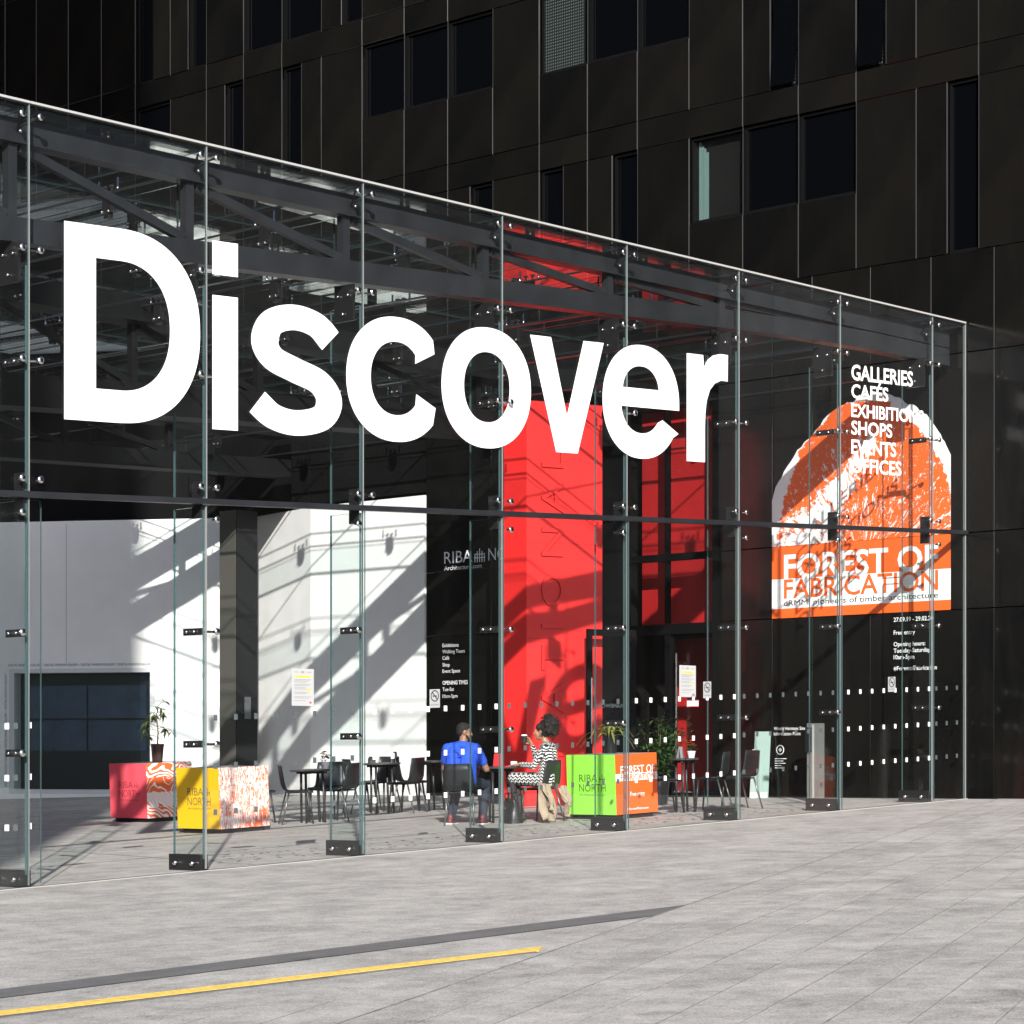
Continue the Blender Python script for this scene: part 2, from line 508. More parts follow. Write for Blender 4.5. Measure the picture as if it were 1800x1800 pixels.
slabs.sort(key=lambda q: (q[2] - Vector((CAM.x, CAM.y))).length)
rest += slabs[300:]
def slab_matrix(d0, n0):
    p = JD * d0 + JN * n0
    return Matrix.Translation((p.x, p.y, gz(p.x, p.y) + random.uniform(-.0012, .0012))) @ SM
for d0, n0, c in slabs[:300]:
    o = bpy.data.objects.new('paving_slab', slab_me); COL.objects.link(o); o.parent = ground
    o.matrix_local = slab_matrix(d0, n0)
fm = MB()
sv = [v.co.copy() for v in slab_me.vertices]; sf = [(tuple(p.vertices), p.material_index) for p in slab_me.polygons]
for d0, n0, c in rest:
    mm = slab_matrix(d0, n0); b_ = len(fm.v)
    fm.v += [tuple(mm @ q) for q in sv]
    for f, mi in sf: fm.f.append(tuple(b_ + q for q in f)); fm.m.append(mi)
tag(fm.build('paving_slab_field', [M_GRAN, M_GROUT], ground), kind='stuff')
bed = [JD * d + JN * n_ for d, n_ in ((-30, -7.10), (24, -7.10), (24, -18), (-30, -18))]
# bed under the slabs, only where slabs lie
sheet('paving_bed', [tuple(JD * a + JN * b_) for a, b_ in ((-12.6, -14.70), (15.5, -14.70), (15.5, -7.11), (-12.6, -7.11))], .0015, M_GROUT)
sj = MB(); q0 = JD * -9.5 + JN * -7.104; q1 = JD * 15.0 + JN * -7.104; w_ = JN * .007
sj.add([(q.x, q.y, gz(q.x, q.y) + .0075) for q in (q0 - w_, q1 - w_, q1 + w_, q0 + w_)], [(0, 1, 2, 3)]); sj.build('ramp_joint', M_GROUT, ground)

# dark granite inlay and the yellow nosing above the ramp, both cut by the first ramp joint
def on_joint(p0, d):     # where a line meets the joint n = -7.1
    t = (-7.095 - p0.dot(JN)) / d.dot(JN); return p0 + d * t
dd = Vector((6.1, -.24)).normalized()
a0 = Vector((-5.40, -7.07)); b0 = Vector((-5.69, -7.47))
sheet('dark_granite_band', [tuple(a0 - dd * 3.2), tuple(b0 - dd * 3.2), tuple(on_joint(b0, dd)), tuple(on_joint(a0, dd))], .005, M_GRAND)
ns = thing('step_nosing', 'yellow nosing strip along a low dark step in the paving', 'step nosing')
L = (on_joint(Y0, yd_) - Y0).length
nn = Vector((-yd_.y, yd_.x))
seglens = []
s0 = 0.0
cuts = [0, 2.42, 3.56, 4.62, 5.66, L]
for i in range(len(cuts) - 1):
    m = MB()
    p0 = Y0 + yd_ * (cuts[i] + .004); p1 = Y0 + yd_ * (cuts[i + 1] - .004)
    w0 = nn * .15
    def P(q, z): return (q.x, q.y, gz(q.x, q.y) + z)
    last = i == len(cuts) - 2
    p1b = p1 - (yd_ * .16 if last else yd_ * 0)
    m.hexa([P(p0, -.01), P(p1b, -.01), P(p1 + w0, -.01), P(p0 + w0, -.01), P(p0, .008), P(p1b, .008), P(p1 + w0 * .97, .013), P(p0 + w0 * .97, .013)])
    m.build('nosing_segment', M_YEL, ns)
m = MB()
p0 = Y0; p1 = Y0 + yd_ * (L - .2)
m.hexa([P(p0 - nn * .10, -.01), P(p1 - nn * .05, -.01), P(p1 - nn * .002, -.01), P(p0 - nn * .002, -.01), P(p0 - nn * .10, .006), P(p1 - nn * .05, .006), P(p1 - nn * .002, .006), P(p0 - nn * .002, .006)])
m.build('step_riser', M_GRAND, ns)

# joints and studs of the floor under the glass roof
def strip(name, p0, p1, w, dz, mat, parent):
    p0 = Vector(p0); p1 = Vector(p1); d = (p1 - p0).normalized(); n_ = Vector((-d.y, d.x)) * w / 2
    m = MB(); m.add([(q.x, q.y, gz(q.x, q.y) + dz) for q in (p0 - n_, p1 - n_, p1 + n_, p0 + n_)], [(0, 1, 2, 3)])
    return m.build(name, mat, parent)
for vv in (2.3, 4.95, 7.6, 10.3, 13.0):
    strip('floor_joint', (-7, vv + .25), (16.2, vv - .22), .018, .004, M_JOINT, ground)
for uu, dv in ((3.0, .9), (7.7, -1.4), (10.9, .3), (13.4, .2)):
    strip('floor_joint', (uu, .12), (uu + 2.6 * (1 if dv > 0 else -.4), 14), .014, .0055, M_JOINT, ground)
mb = MB()
for i in range(34):
    for j in range(3):
        u = 3.3 + i * .30; v = .75 + j * .42 + .05 * math.sin(i * 1.7)
        mb.lathe([(.022, 0), (.022, .004)], 8, (u, v, gz(u, v)))
tag(mb.build('floor_stud', M_JOINT, ground), kind='stuff')
for (u, v, a, w_) in ((5.1, 2.75, .30, .16), (7.3, 3.05, .26, .07), (2.3, 2.35, .30, .09), (4.7, 4.3, .3, .1)):
    m = MB(); m.add([(u - a / 2 + x, v - w_ / 2 + y, gz(u, v) + .0065 + GU * (x - a / 2)) for x, y in ((0, 0), (a, 0), (a, w_), (0, w_))], [(0, 1, 2, 3)])
    m.build('floor_plate', M_GRAND, ground)

# ------------------------------------------------------------------ glass pavilion
pav = thing('glass_pavilion', 'tall glass pavilion with white lettering, dark steel trusses and glass roof', 'pavilion')
def pane(name, u0, u1, v, zb0, zb1, zt0, zt1, th=.02, parent=pav, mats=None):
    m = MB(); h = th / 2
    m.hexa([(u0, v - h, zb0), (u1, v - h, zb1), (u1, v + h, zb1), (u0, v + h, zb0), (u0, v - h, zt0), (u1, v - h, zt1), (u1, v + h, zt1), (u0, v + h, zt0)],
           mats=[1, 1, 0, 1, 0, 1])
    return m.build(name, mats or [M_GLASS, M_EDGE], parent)
bolt_mb = MB()
bolt_mb.lathe([(.014, .02), (.014, -.035), (.033, -.037), (.036, -.048), (.033, -.056), (.012, -.058)], 14, axis='y')
BOLT = bolt_mb.mesh('bolt', M_CHROME, True)
small_mb = MB(); small_mb.lathe([(.017, .01), (.017, -.016), (.013, -.022), (.004, -.024)], 10, axis='x')
SBOLT = small_mb.mesh('bolt', M_CHROME, True)
rod_mb = MB(); rod_mb.lathe([(.013, .0), (.013, -.10), (.018, -.10), (.018, -.125), (.006, -.13)], 8, axis='z')
ROD = rod_mb.mesh('hanger', M_CHROME, True)
I0, I1 = -3, 8
ends = [i * W for i in range(I0, 8)] + [UEND - .03]
marker_mb = MB(); marker_mb.add([(-.026, 0, -.03), (.026, 0, -.03), (.026, 0, .03), (-.026, 0, .03)], [(0, 1, 2, 3)])
MARK_W = marker_mb.mesh('marker_square', M_VINYL); MARK_G = marker_mb.mesh('marker_square', M_VINYLG)
g = .0045
for k in range(len(ends) - 1):
    i = I0 + k
    u0, u1 = ends[k] + g, ends[k + 1] - g
    pu = pane('glass_pane', u0, u1, 0, tz(u0) + .03, tz(u1) + .03, TOP, TOP)
    if i == 0:
        pass                                  # this sliding leaf stands open
    else:
        vv = -.032 if (i % 2 == 0 and 0 < i < 7) else 0
        pl = pane('glass_pane', u0, u1, vv, gz(u0, 0) + .02, gz(u1, 0) + .02, tz(u0) - .035, tz(u1) - .035)
        grey = i % 2 == 1
        nmk = 8 if i < 7 else 3
        if i >= -1:
            for q in range(nmk):
                uu = ends[k] + (q + .5) * (W / 8) * (1 if i < 7 else .95)
                if uu > u1 - .03: continue
                for hz in (1.557, 1.06, .585):
                    o = link('marker_square', MARK_G if grey else MARK_W, pl, (uu, vv + (.0125 if grey else -.0125), hz + G0 + SL * uu))
# open sliding leaf parked behind the first panel
dl = pane('sliding_door', -1.92, .21, .085, gz(-1.9, 0) + .03, gz(.2, 0) + .03, tz(-1.9) - .05, tz(.2) - .05)
for q in range(8):
    uu = -1.78 + q * .2625
    for hz in (1.557, 1.06, .585):
        link('marker_square', MARK_W, dl, (uu + .008, .072, hz + G0 + SL * uu))
for k, u in enumerate(ends[1:-1]):
    m = MB(); m.box(u - .0036, u + .0036, -.018, .011, tz(u) + .03, TOP - .002)
    m.build('seam_seal', M_SEAL, pav)
    m = MB(); m.box(u - .004, u + .004, -.012, .011, gz(u, 0) + .02, tz(u) - .035)
    m.build('seam_seal', M_SEAL, pav)
m = MB(); m.box(UEND - .03, UEND - .018, -.02, .02, gz(UEND, 0), TOP)
m.build('end_frame', M_SEAL, pav)
# top rail pieces
for k in range(len(ends) - 1):
    m = MB()
    m.hexa([(ends[k] + .004, -.036, TOP + .002), (ends[k + 1] - .004, -.036, TOP + .002), (ends[k + 1] - .004, .022, TOP + .002), (ends[k] + .004, .022, TOP + .002),
            (ends[k] + .004, -.036, TOP + .024), (ends[k + 1] - .004, -.036, TOP + .024), (ends[k + 1] - .004, .022, TOP + .030), (ends[k] + .004, .022, TOP + .030)])
    m.build('top_rail', M_RAIL, pav)
# transom
m = MB()
ua, ub = ends[0], UEND + .02
m.hexa([(ua, -.045, tz(ua) - .03), (ub, -.045, tz(ub) - .03), (ub, .05, tz(ub) - .03), (ua, .05, tz(ua) - .03),
        (ua, -.045, tz(ua) + .026), (ub, -.045, tz(ub) + .026), (ub, .05, tz(ub) + .026), (ua, .05, tz(ua) + .026)])
m.build('transom', M_STEEL, pav)
m = MB()
for a, b, d in ((-.062, -.048, .007), (-.046, .03, .006)):
    m.hexa([(ua, a, gz(ua, a) - .01), (ub - .05, a, gz(ub, a) - .01), (ub - .05, b, gz(ub, b) - .01), (ua, b, gz(ua, b) - .01), (ua, a, gz(ua, a) + d), (ub - .05, a, gz(ub, a) + d), (ub - .05, b, gz(ub, b) + d), (ua, b, gz(ua, b) + d)], mat=0 if a < -.05 else 1)
m.build('floor_track', [simple('pale_kerb_stone', (.36, .35, .32), .8), M_JOINT], pav)
# fins at the seams with shoes, clamps and bolts
plate_mb = MB(); plate_mb.box(-.012, .012, -.14, .14, -.036, .036)
PLATE = plate_mb.mesh('clamp_plate', M_BLACKMETAL)
plate2_mb = MB(); plate2_mb.box(-.012, .012, -.07, .07, -.19, .19)
PLATE2 = plate2_mb.mesh('clamp_plate', M_BLACKMETAL)
plate3_mb = MB(); plate3_mb.box(-.014, .014, -.15, .15, -.20, .20)
PLATE3 = plate3_mb.mesh('clamp_plate', M_BLACKMETAL)
FB = .50
for i in range(-2, 8):
    u = i * W
    fin = None
    for nm, z0, z1 in (('fin', gz(u, .2) + .12, tz(u) - .05), ('fin_glass', tz(u) + .04, 6.88 + SL * u - .12)):
        m = MB()
        z1 = min(z1, 7.62)
        m.hexa([(u - .015, .035, z0), (u + .015, .035, z0), (u + .015, FB, z0), (u - .015, FB, z0), (u - .015, .035, z1), (u + .015, .035, z1), (u + .015, FB, z1), (u - .015, FB, z1)],
               mats=[1, 1, 1, 0, 1, 0])
        o = m.build(nm, [M_FIN, M_EDGE], fin or pav)
        fin = fin or o
    m = MB(); zb = gz(u, .2)
    m.box(u - .05, u - .017, .03, FB + .03, zb - .02, zb + .165); m.box(u + .017, u + .05, .03, FB + .03, zb - .02, zb + .165)
    m.box(u - .0165, u + .0165, .028, FB + .032, zb - .02, zb + .118)
    sh = m.build('shoe', M_BLACKMETAL, fin)
    for vv in (.13, .40):
        link('bolt', SBOLT, fin, (u - .062, vv, zb + .075)).scale = (1.6, 1.6, 1.6)
    side = -1 if i % 2 == 0 else 1
    zr = [8.185, 6.905 + SL * u, 5.845 + SL * u, 4.70 + SL * u]
    for zi, z in enumerate(zr):
        for s in (-1, 1):
            if (i, zi, s) in ((2, 2, -1), (2, 2, 1), (1, 1, 1), (1, 2, 1), (4, 2, -1)): continue   # covered by the big letters
            link('bolt', BOLT, fin, (u + s * .105, -.010, z))
    for s in (-1, 1):
        m = MB(); m.tube([(u + s * .105, .008, zr[0]), (u + s * .03, .11, zr[0] - .05), (u, .18, zr[0] - .10)], .011, 6)
        m.build('spider_arm', M_BLACKMETAL, fin)
        m = MB(); m.tube([(u + s * .105, .008, zr[1]), (u + s * .02, .10, zr[1])], .011, 6)
        m.build('spider_arm', M_BLACKMETAL, fin)
        m = MB(); m.tube([(u + s * .105, .008, zr[2]), (u + s * .02, .07, zr[2])], .011, 6)
        m.build('spider_arm', M_CHROME, fin)
        link('bolt', SBOLT, fin, (u - .04 - .03 * (s > 0), .16 + .1 * s, zr[0] - .11 + .03 * s))
    link('clamp_plate', PLATE3, fin, (u - .03, .25, zr[1] - .10))
    for (vv, dz) in ((.17, -.02), (.33, -.02), (.25, -.22)):
        link('bolt', SBOLT, fin, (u - .05, vv, zr[1] + dz))
    link('clamp_plate', PLATE2, fin, (u - .03, .10, tz(u) + .02))
    link('clamp_plate', PLATE, fin, (u - .03, .22, zr[2]))
    link('bolt', SBOLT, fin, (u - .05, .15, zr[2])); link('bolt', SBOLT, fin, (u - .05, .29, zr[2]))
    link('bolt', BOLT, fin, (u + side * .105, -.010, 4.375 + SL * u))
    for z in (3.225 + SL * u, 2.07 + SL * u):
        link('bolt', BOLT, fin, (u + side * .105, -.010, z))
        m = MB(); m.tube([(u + side * .105, .008, z), (u + side * .03, .06, z)], .014, 6); m.build('spider_arm', M_BLACKMETAL, fin)
        link('clamp_plate', PLATE, fin, (u - .03, .17, z))
        for vv in (.12, .24): link('bolt', SBOLT, fin, (u - .05, vv, z))
# steel trusses along the front and deeper in
def truss(v, ustart, uend, w_, ct, cb, z_at0, rise, st=None):
    """w_ chord width, ct / cb depth of upper and lower chord, z_at0 top of the lower chord at u = 0"""
    zt0 = 8.205 - ct; st = st or M_STEEL
    def zb(u): return min(z_at0 + rise * u, zt0 - .015)
    m = MB(); m.box(ustart, uend, v - w_ / 2, v + w_ / 2, zt0, 8.205); t = m.build('roof_truss', st, pav)
    m = MB(); n_ = 12; pts = [ustart + (uend - ustart) * k / n_ for k in range(n_ + 1)]
    for a, b in zip(pts[:-1], pts[1:]):
        m.hexa([(a, v - w_ / 2, zb(a) - cb), (b, v - w_ / 2, zb(b) - cb), (b, v + w_ / 2, zb(b) - cb), (a, v + w_ / 2, zb(a) - cb),
                (a, v - w_ / 2, zb(a)), (b, v - w_ / 2, zb(b)), (b, v + w_ / 2, zb(b)), (a, v + w_ / 2, zb(a))])
    m.build('chord', st, t)
    for i in range(-3, 7):
        u = i * W
        if u < ustart or u > uend: continue
        if zt0 - zb(u) > .05:
            m = MB(); m.box(u - .05, u + .05, v - .05, v + .05, zb(u) - .01, zt0 + .01); m.build('web_post', st, t)
        u2 = u + W - .06
        if i < 6 and zt0 - zb(u) > .08 and u2 < uend:
            m = MB(); m.bar((u + .10, v, zt0 - .02), (u2, v, zb(u2) + .03), .07, .09); m.build('web_diagonal', st, t)
    return t
truss(.30, -6.6, 16.25, .20, .235, .24, 7.25, .0525)
truss(6.75, -6.6, 16.20, .48, .34, .42, 6.72, .050, M_STEELD)
truss(14.1, -6.6, 15.9, .48, .34, .30, 6.92, .035, M_STEELD)
# roof panes, glass roof beams with clamps
RV = [0.03, 2.4, 4.8, 7.2, 9.6, 12.0, 14.4, 16.4]
for k in range(len(ends) - 1):
    for j in range(len(RV) - 1):
        m = MB()
        m.hexa([(ends[k] + .008, RV[j] + .008, TOP - .045), (ends[k + 1] - .008, RV[j] + .008, TOP - .045), (ends[k + 1] - .008, RV[j + 1] - .008, TOP - .045), (ends[k] + .008, RV[j + 1] - .008, TOP - .045),
                (ends[k] + .008, RV[j] + .008, TOP - .023), (ends[k + 1] - .008, RV[j] + .008, TOP - .023), (ends[k + 1] - .008, RV[j + 1] - .008, TOP - .023), (ends[k] + .008, RV[j + 1] - .008, TOP - .023)],
               mats=[0, 0, 1, 1, 1, 1])
        m.build('roof_pane', [M_ROOF, M_EDGE2], pav)
cl_mb = MB(); cl_mb.box(-.03, .03, -.07, .07, -.20, .02); cl_mb.box(-.035, .035, -.035, .035, -.26, -.20)
cl_mb.lathe([(.012, -.03), (.012, .05), (.03, .05), (.03, .07)], 8, (0, -.055, .02)); cl_mb.lathe([(.012, -.03), (.012, .05), (.03, .05), (.03, .07)], 8, (0, .055, .02))
CLAMP = cl_mb.mesh('beam_clamp', M_BLACKMETAL)
for i in range(-2, 8):
    u = i * W
    m = MB(); m.hexa([(u - .014, .45, 7.52), (u + .014, .45, 7.52), (u + .014, 16.3, 7.52), (u - .014, 16.3, 7.52), (u - .014, .45, 7.97), (u + .014, .45, 7.97), (u + .014, 16.3, 7.97), (u - .014, 16.3, 7.97)], mats=[1, 1, 1, 0, 1, 0])
    bm = m.build('glass_roof_beam', [M_FIN, M_EDGE2], pav)
    m = MB(); m.tube([(u - .03, .4, 8.06), (u - .03, 16.3, 8.06)], .014, 6); m.tube([(u + .03, .4, 7.53), (u + .03, 16.3, 7.53)], .014, 6)
    m.build('tie_rod', M_STEEL, bm)
    for q in range(7):
        v = 1.6 + q * 2.3
        link('beam_clamp', CLAMP, bm, (u, v, 8.05))
        for s in (-1, 1):
            h = link('hanger', ROD, bm, (u + s * .0, v + s * .16, 8.21))
            h = link('bolt', SBOLT, bm, (u - .035, v + s * .055, 7.86))
# interior lines of light steel along the roof
# ------------------------------------------------------------------ the big word on the glass
def arc(cx, cy_, rx, ry, a0, a1, n_=28, e=2.15):
    out = []
    for k in range(n_ + 1):
        a = R(a0 + (a1 - a0) * k / n_); c, s = math.cos(a), math.sin(a)
        out.append((cx + rx * math.copysign(abs(c) ** (2 / e), c), cy_ + ry * math.copysign(abs(s) ** (2 / e), s)))
    return out
def catmull(pts, n_=8):
    out = []
    P_ = [pts[0]] + pts + [pts[-1]]
    for i in range(1, len(P_) - 2):
        p0, p1, p2, p3 = [Vector(p) for p in P_[i - 1:i + 3]]
        for k in range(n_):
            t = k / n_
            out.append(.5 * ((2 * p1) + (p2 - p0) * t + (2 * p0 - 5 * p1 + 4 * p2 - p3) * t * t + (3 * p1 - p0 - 3 * p2 + p3) * t ** 3))
    out.append(Vector(pts[-1]))
    return out
def pen(pts, wx, wy):
    L_, R_ = [], []
    for i, p in enumerate(pts):
        d = (pts[min(i + 1, len(pts) - 1)] - pts[max(i - 1, 0)]).normalized()
        n_ = Vector((-d.y, d.x))
        o = Vector((n_.x * wx, n_.y * wy))
        L_.append(tuple(p + o)); R_.append(tuple(p - o))
    return L_ + R_[::-1]
letters = {}
letters['D'] = [[(.414, 7.225), (1.10, 7.225)] + arc(1.10, 6.262, 1.026, .963, 89, -89, 40, 2.25) + [(1.10, 5.298), (.414, 5.298)],
                [(.80, 6.905), (1.10, 6.905)] + arc(1.10, 6.262, .632, .643, 89, -89, 40, 2.25) + [(1.10, 5.62), (.80, 5.62)]]
letters['i'] = [[(2.289, 6.89), (2.634, 6.89), (2.634, 7.235), (2.289, 7.235)], [(2.289, 5.30), (2.634, 5.30), (2.634, 6.677), (2.289, 6.677)]]
letters['s'] = [pen(catmull([(3.94, 6.33), (3.73, 6.485), (3.41, 6.54), (3.11, 6.46), (3.005, 6.26), (3.12, 6.09), (3.42, 5.985), (3.77, 5.875), (3.92, 5.69), (3.81, 5.50), (3.455, 5.425), (3.13, 5.475), (2.90, 5.616)]), .190, .134)]
letters['c'] = [[(5.528, 6.306)] + arc(4.93, 5.985, .757, .688, 42, 318, 60) + [(5.546, 5.702), (5.24, 5.842)] + arc(4.93, 5.995, .39, .405, 318, 42, 50) + [(5.222, 6.176)]]
letters['o'] = [arc(6.383, 5.985, .743, .691, 0, 355, 70), arc(6.383, 5.993, .379, .402, 0, 354, 60)]
letters['v'] = [[(7.111, 6.652), (7.477, 6.652), (7.758, 5.743), (8.054, 6.652), (8.422, 6.655), (7.951, 5.305), (7.567, 5.305)]]
letters['e'] = [[(9.857, 5.922)] + arc(9.129, 5.99, .728, .695, 0, 325, 70) + [(9.844, 5.634), (9.533, 5.787)] + arc(9.129, 6.0, .385, .395, 322, 192, 34) + [(8.757, 5.922)],
                [(8.79, 6.152)] + arc(9.118, 6.10, .345, .325, 172, 8, 30) + [(9.447, 6.152)]]
letters['r'] = [[(10.006, 6.652), (10.335, 6.652), (10.35, 6.50), (10.42, 6.595), (10.53, 6.66), (10.68, 6.69), (10.839, 6.688), (10.833, 6.351), (10.70, 6.355), (10.57, 6.31), (10.47, 6.22), (10.405, 6.08), (10.378, 5.92), (10.37, 5.75), (10.37, 5.305), (10.006, 5.305)]]
for ch in 'Discover':
    vs2, fs2 = fill2d(letters[ch])
    m = MB(); m.add([(x, -.0135, y + SL * x) for x, y in vs2], fs2)
    o = m.build('letter', M_VINYL, pav)
    o['label'] = 'large white letter %s on the glass' % ch
for body, zt_, zb_, w_ in (('GALLERIES', 6.767, 6.552, 1.47), ('CAFÉS', 6.498, 6.314, .873), ('EXHIBITIONS', 6.237, 6.052, 1.737), ('SHOPS', 6.006, 5.814, .969), ('EVENTS', 5.753, 5.553, 1.065), ('OFFICES', 5.499, 5.299, 1.19)):
    kw = dict(ref=.70) if body == 'CAFÉS' else {}
    o = text('lettering', body, M_VINYL, pav, (13.534, -.0135, zb_ + SL * 13.534), XG, YZ, h=zt_ - zb_, w=w_, bold=.022, **kw)
    o['label'] = 'white word %s on the glass' % body
# ------------------------------------------------------------------ black building
bld = thing('black_building', 'large black building clad in polished dark panels with narrow dark windows', 'building')
def vj(j): return -.22 + 1.06 * j
m = MB()
CU = UEND + .20
m.box(CU, 40, -34, 4.45, -2, 9.30); m.box(CU, 40, 6.95, 10.95, -2, 9.30); m.box(CU, 40, 4.45, 6.95, 7.80, 9.30)
m.box(CU, 40, -34, 40, 9.30, 34); m.box(CU + .3, 40, 10.95, 40, 6.70, 9.30)
m.box(CU + 5, 40, 4.45, 6.95, -2, 7.80)
m.build('core', M_CORE, bld)
_pc = {}
def panel(v0, v1, z0, z1, du=0.0, mat=None):
    key = (round(v1 - v0, 3), round(z1 - z0, 3), mat)
    if key not in _pc:
        m = MB(); w_, h_ = v1 - v0 - .010, z1 - z0 - .012; b = .005; T = .035
        r0 = [(T, -w_ / 2, -h_ / 2), (T, w_ / 2, -h_ / 2), (T, w_ / 2, h_ / 2), (T, -w_ / 2, h_ / 2)]
        r1 = [(b, y, z) for _, y, z in r0]
        r2 = [(0, y - math.copysign(b, y), z - math.copysign(b, z)) for _, y, z in r0]
        m.v = r0 + r1 + r2
        for a in (0, 4):
            for k in range(4):
                k2 = (k + 1) % 4; m.f.append((a + k, a + 4 + k, a + 4 + k2, a + k2))
        m.f.append((8, 11, 10, 9)); m.m = [0] * 9
        _pc[key] = m.mesh('cladding_panel', mat or M_CLAD)
    return link('cladding_panel', _pc[key], bld, (UEND + du + random.uniform(0, .0015), (v0 + v1) / 2, (z0 + z1) / 2))
M_BLIND = simple('pale_blind', (.09, .15, .14), .7)
def dots_mat():
    m, n, l, p = nmat('perforated_screen')
    tc = n.new('ShaderNodeTexCoord'); sp = n.new('ShaderNodeSeparateXYZ'); l.new(tc.outputs['Object'], sp.inputs[0])
    def cell(sock, f):
        a = mathn(n, l, 'MULTIPLY', sock, f); a = mathn(n, l, 'FRACT', a); a = mathn(n, l, 'SUBTRACT', a, .5); return mathn(n, l, 'MULTIPLY', a, a)
    r = mathn(n, l, 'ADD', cell(sp.outputs['Y'], 20.0), cell(sp.outputs['Z'], 20.0))
    f = mathn(n, l, 'LESS_THAN', r, .07)
    mx = n.new('ShaderNodeMix'); mx.data_type = 'RGBA'; mx.inputs[6].default_value = (.006, .006, .006, 1); mx.inputs[7].default_value = (.07, .10, .095, 1)
    l.new(f, mx.inputs[0]); l.new(mx.outputs[2], p.inputs['Base Color'])
    return m
M_DOTS = dots_mat()
def window(v0, v1, z0, z1, kind=''):
    m = MB(); t = .045; d0, d1 = .055, .16
    m.box(UEND + d0, UEND + d1, v0 + .006, v0 + t, z0, z1); m.box(UEND + d0, UEND + d1, v1 - t, v1 - .006, z0, z1)
    m.box(UEND + d0, UEND + d1, v0 + t, v1 - t, z0 + .004, z0 + t); m.box(UEND + d0, UEND + d1, v0 + t, v1 - t, z1 - t, z1 - .004)
    w_ = m.build('window', M_FRAME, bld)
    m = MB(); m.box(UEND + .10, UEND + .12, v0 + t, v1 - t, z0 + t, z1 - t)
    if kind == 'open':
        m = MB(); a = R(3.5)
        hh = z1 - z0 - 2 * t
        m.hexa([(UEND + .09 - math.sin(a) * hh, v0 + t, z0 + t), (UEND + .115 - math.sin(a) * hh, v0 + t, z0 + t), (UEND + .115 - math.sin(a) * hh, v1 - t, z0 + t), (UEND + .09 - math.sin(a) * hh, v1 - t, z0 + t),
                (UEND + .09, v0 + t, z1 - t), (UEND + .115, v0 + t, z1 - t), (UEND + .115, v1 - t, z1 - t), (UEND + .09, v1 - t, z1 - t)])
    m.build('pane', M_GLASS if kind in ('blind',) else M_DARKGLASS, w_)
    if kind == 'blind':
        m = MB()
        for q in range(4):
            a = v1 - t - .02 - q * .045; m.box(UEND + .17 + .01 * (q % 2), UEND + .185 + .01 * (q % 2), a - .042, a, z0 + t, z1 - t - .06 * q)
        m.build('blind', M_BLIND, w_)
    if kind in ('dots', 'open'):
        m = MB(); m.box(UEND + .125, UEND + .135, v0 + t, v1 - t, z0 + t, z1 - t); 
        if kind == 'dots':
            m = MB(); m.box(UEND + .085, UEND + .095, v0 + t + .1, v1 - t, z0 + t, z1 - t)
        m.build('perforated_screen', M_DOTS, w_)
ROWS = [('R1', 9.35, 11.83), ('B', 11.83, 12.28), ('R2', 12.28, 14.73), ('B', 14.73, 15.20), ('R3', 15.20, 17.65), ('B', 17.65, 18.12)]
narrow = {'R1': [(-.0, .5, ''), (6, 6.5, ''), (7.5, 8, ''), (9, 9.5, ''), (20.5, 21, '')], 'R2': [(3, 3.5, 'open'), (1.5, 2, 'open'), (13.5, 14, ''), (15, 15.5, ''), (19, 19.5, '')], 'R3': [(16, 16.5, ''), (17.5, 18, ''), (12, 12.5, ''), (9, 9.5, '')]}
wide = {'R1': [(2, 5)], 'R2': [(9, 12), (5, 8), (17, 18)], 'R3': [(13, 15)]}
wk = {('R1', 4): 'blind', ('R2', 7): 'dots'}
J0, J1 = -4, 26
for rn, z0, z1 in ROWS:
    if rn == 'B':
        j = J0
        while j < J1:
            wd = 2 if (j // 2) % 2 == 0 else 1
            wd = min(wd, J1 - j); panel(vj(j), vj(j + wd), z0, z1); j += wd
        continue
    for j in range(J0, J1):
        w3 = [q for q in wide[rn] if q[0] <= j < q[1]]
        if w3:
            zs = z0 + 1.13 if w3[0][1] - w3[0][0] == 3 else z0
            if zs > z0: panel(vj(j), vj(j + 1), z0, zs)
            window(vj(j), vj(j + 1), zs, z1, wk.get((rn, j), ''))
            continue
        nw = [q for q in narrow[rn] if int(math.floor(q[0] + 1e-6)) == j]
        if nw:
            a, b, kd = nw[0]
            window(vj(a), vj(b), z0, z1, kd)
            if a > j + .1: panel(vj(j), vj(a), z0, z1)
            if b < j + .9: panel(vj(b), vj(j + 1), z0, z1)
            continue
        panel(vj(j), vj(j + 1), z0, z1)
# thin paler strips at the upright joints, added to imitate sunlit panel edges
for j in range(J0, J1):
    m = MB(); m.box(UEND + .001, UEND + .012, vj(j) - .0045, vj(j) + .0045, 9.36, 18.1); m.build('lit_edge_strip', M_LITEDGE, bld)
for rn in ('R1', 'R2'):
    z0, z1 = [(a, b) for n_, a, b in ROWS if n_ == rn][0]
    for a, b, kd in narrow[rn]:
        for q in (a, b):
            if abs(q - round(q)) > .1:
                m = MB(); m.box(UEND + .001, UEND + .012, vj(q) - .0045, vj(q) + .0045, z0 + .01, z1 - .01); m.build('lit_edge_strip', M_LITEDGE, bld)
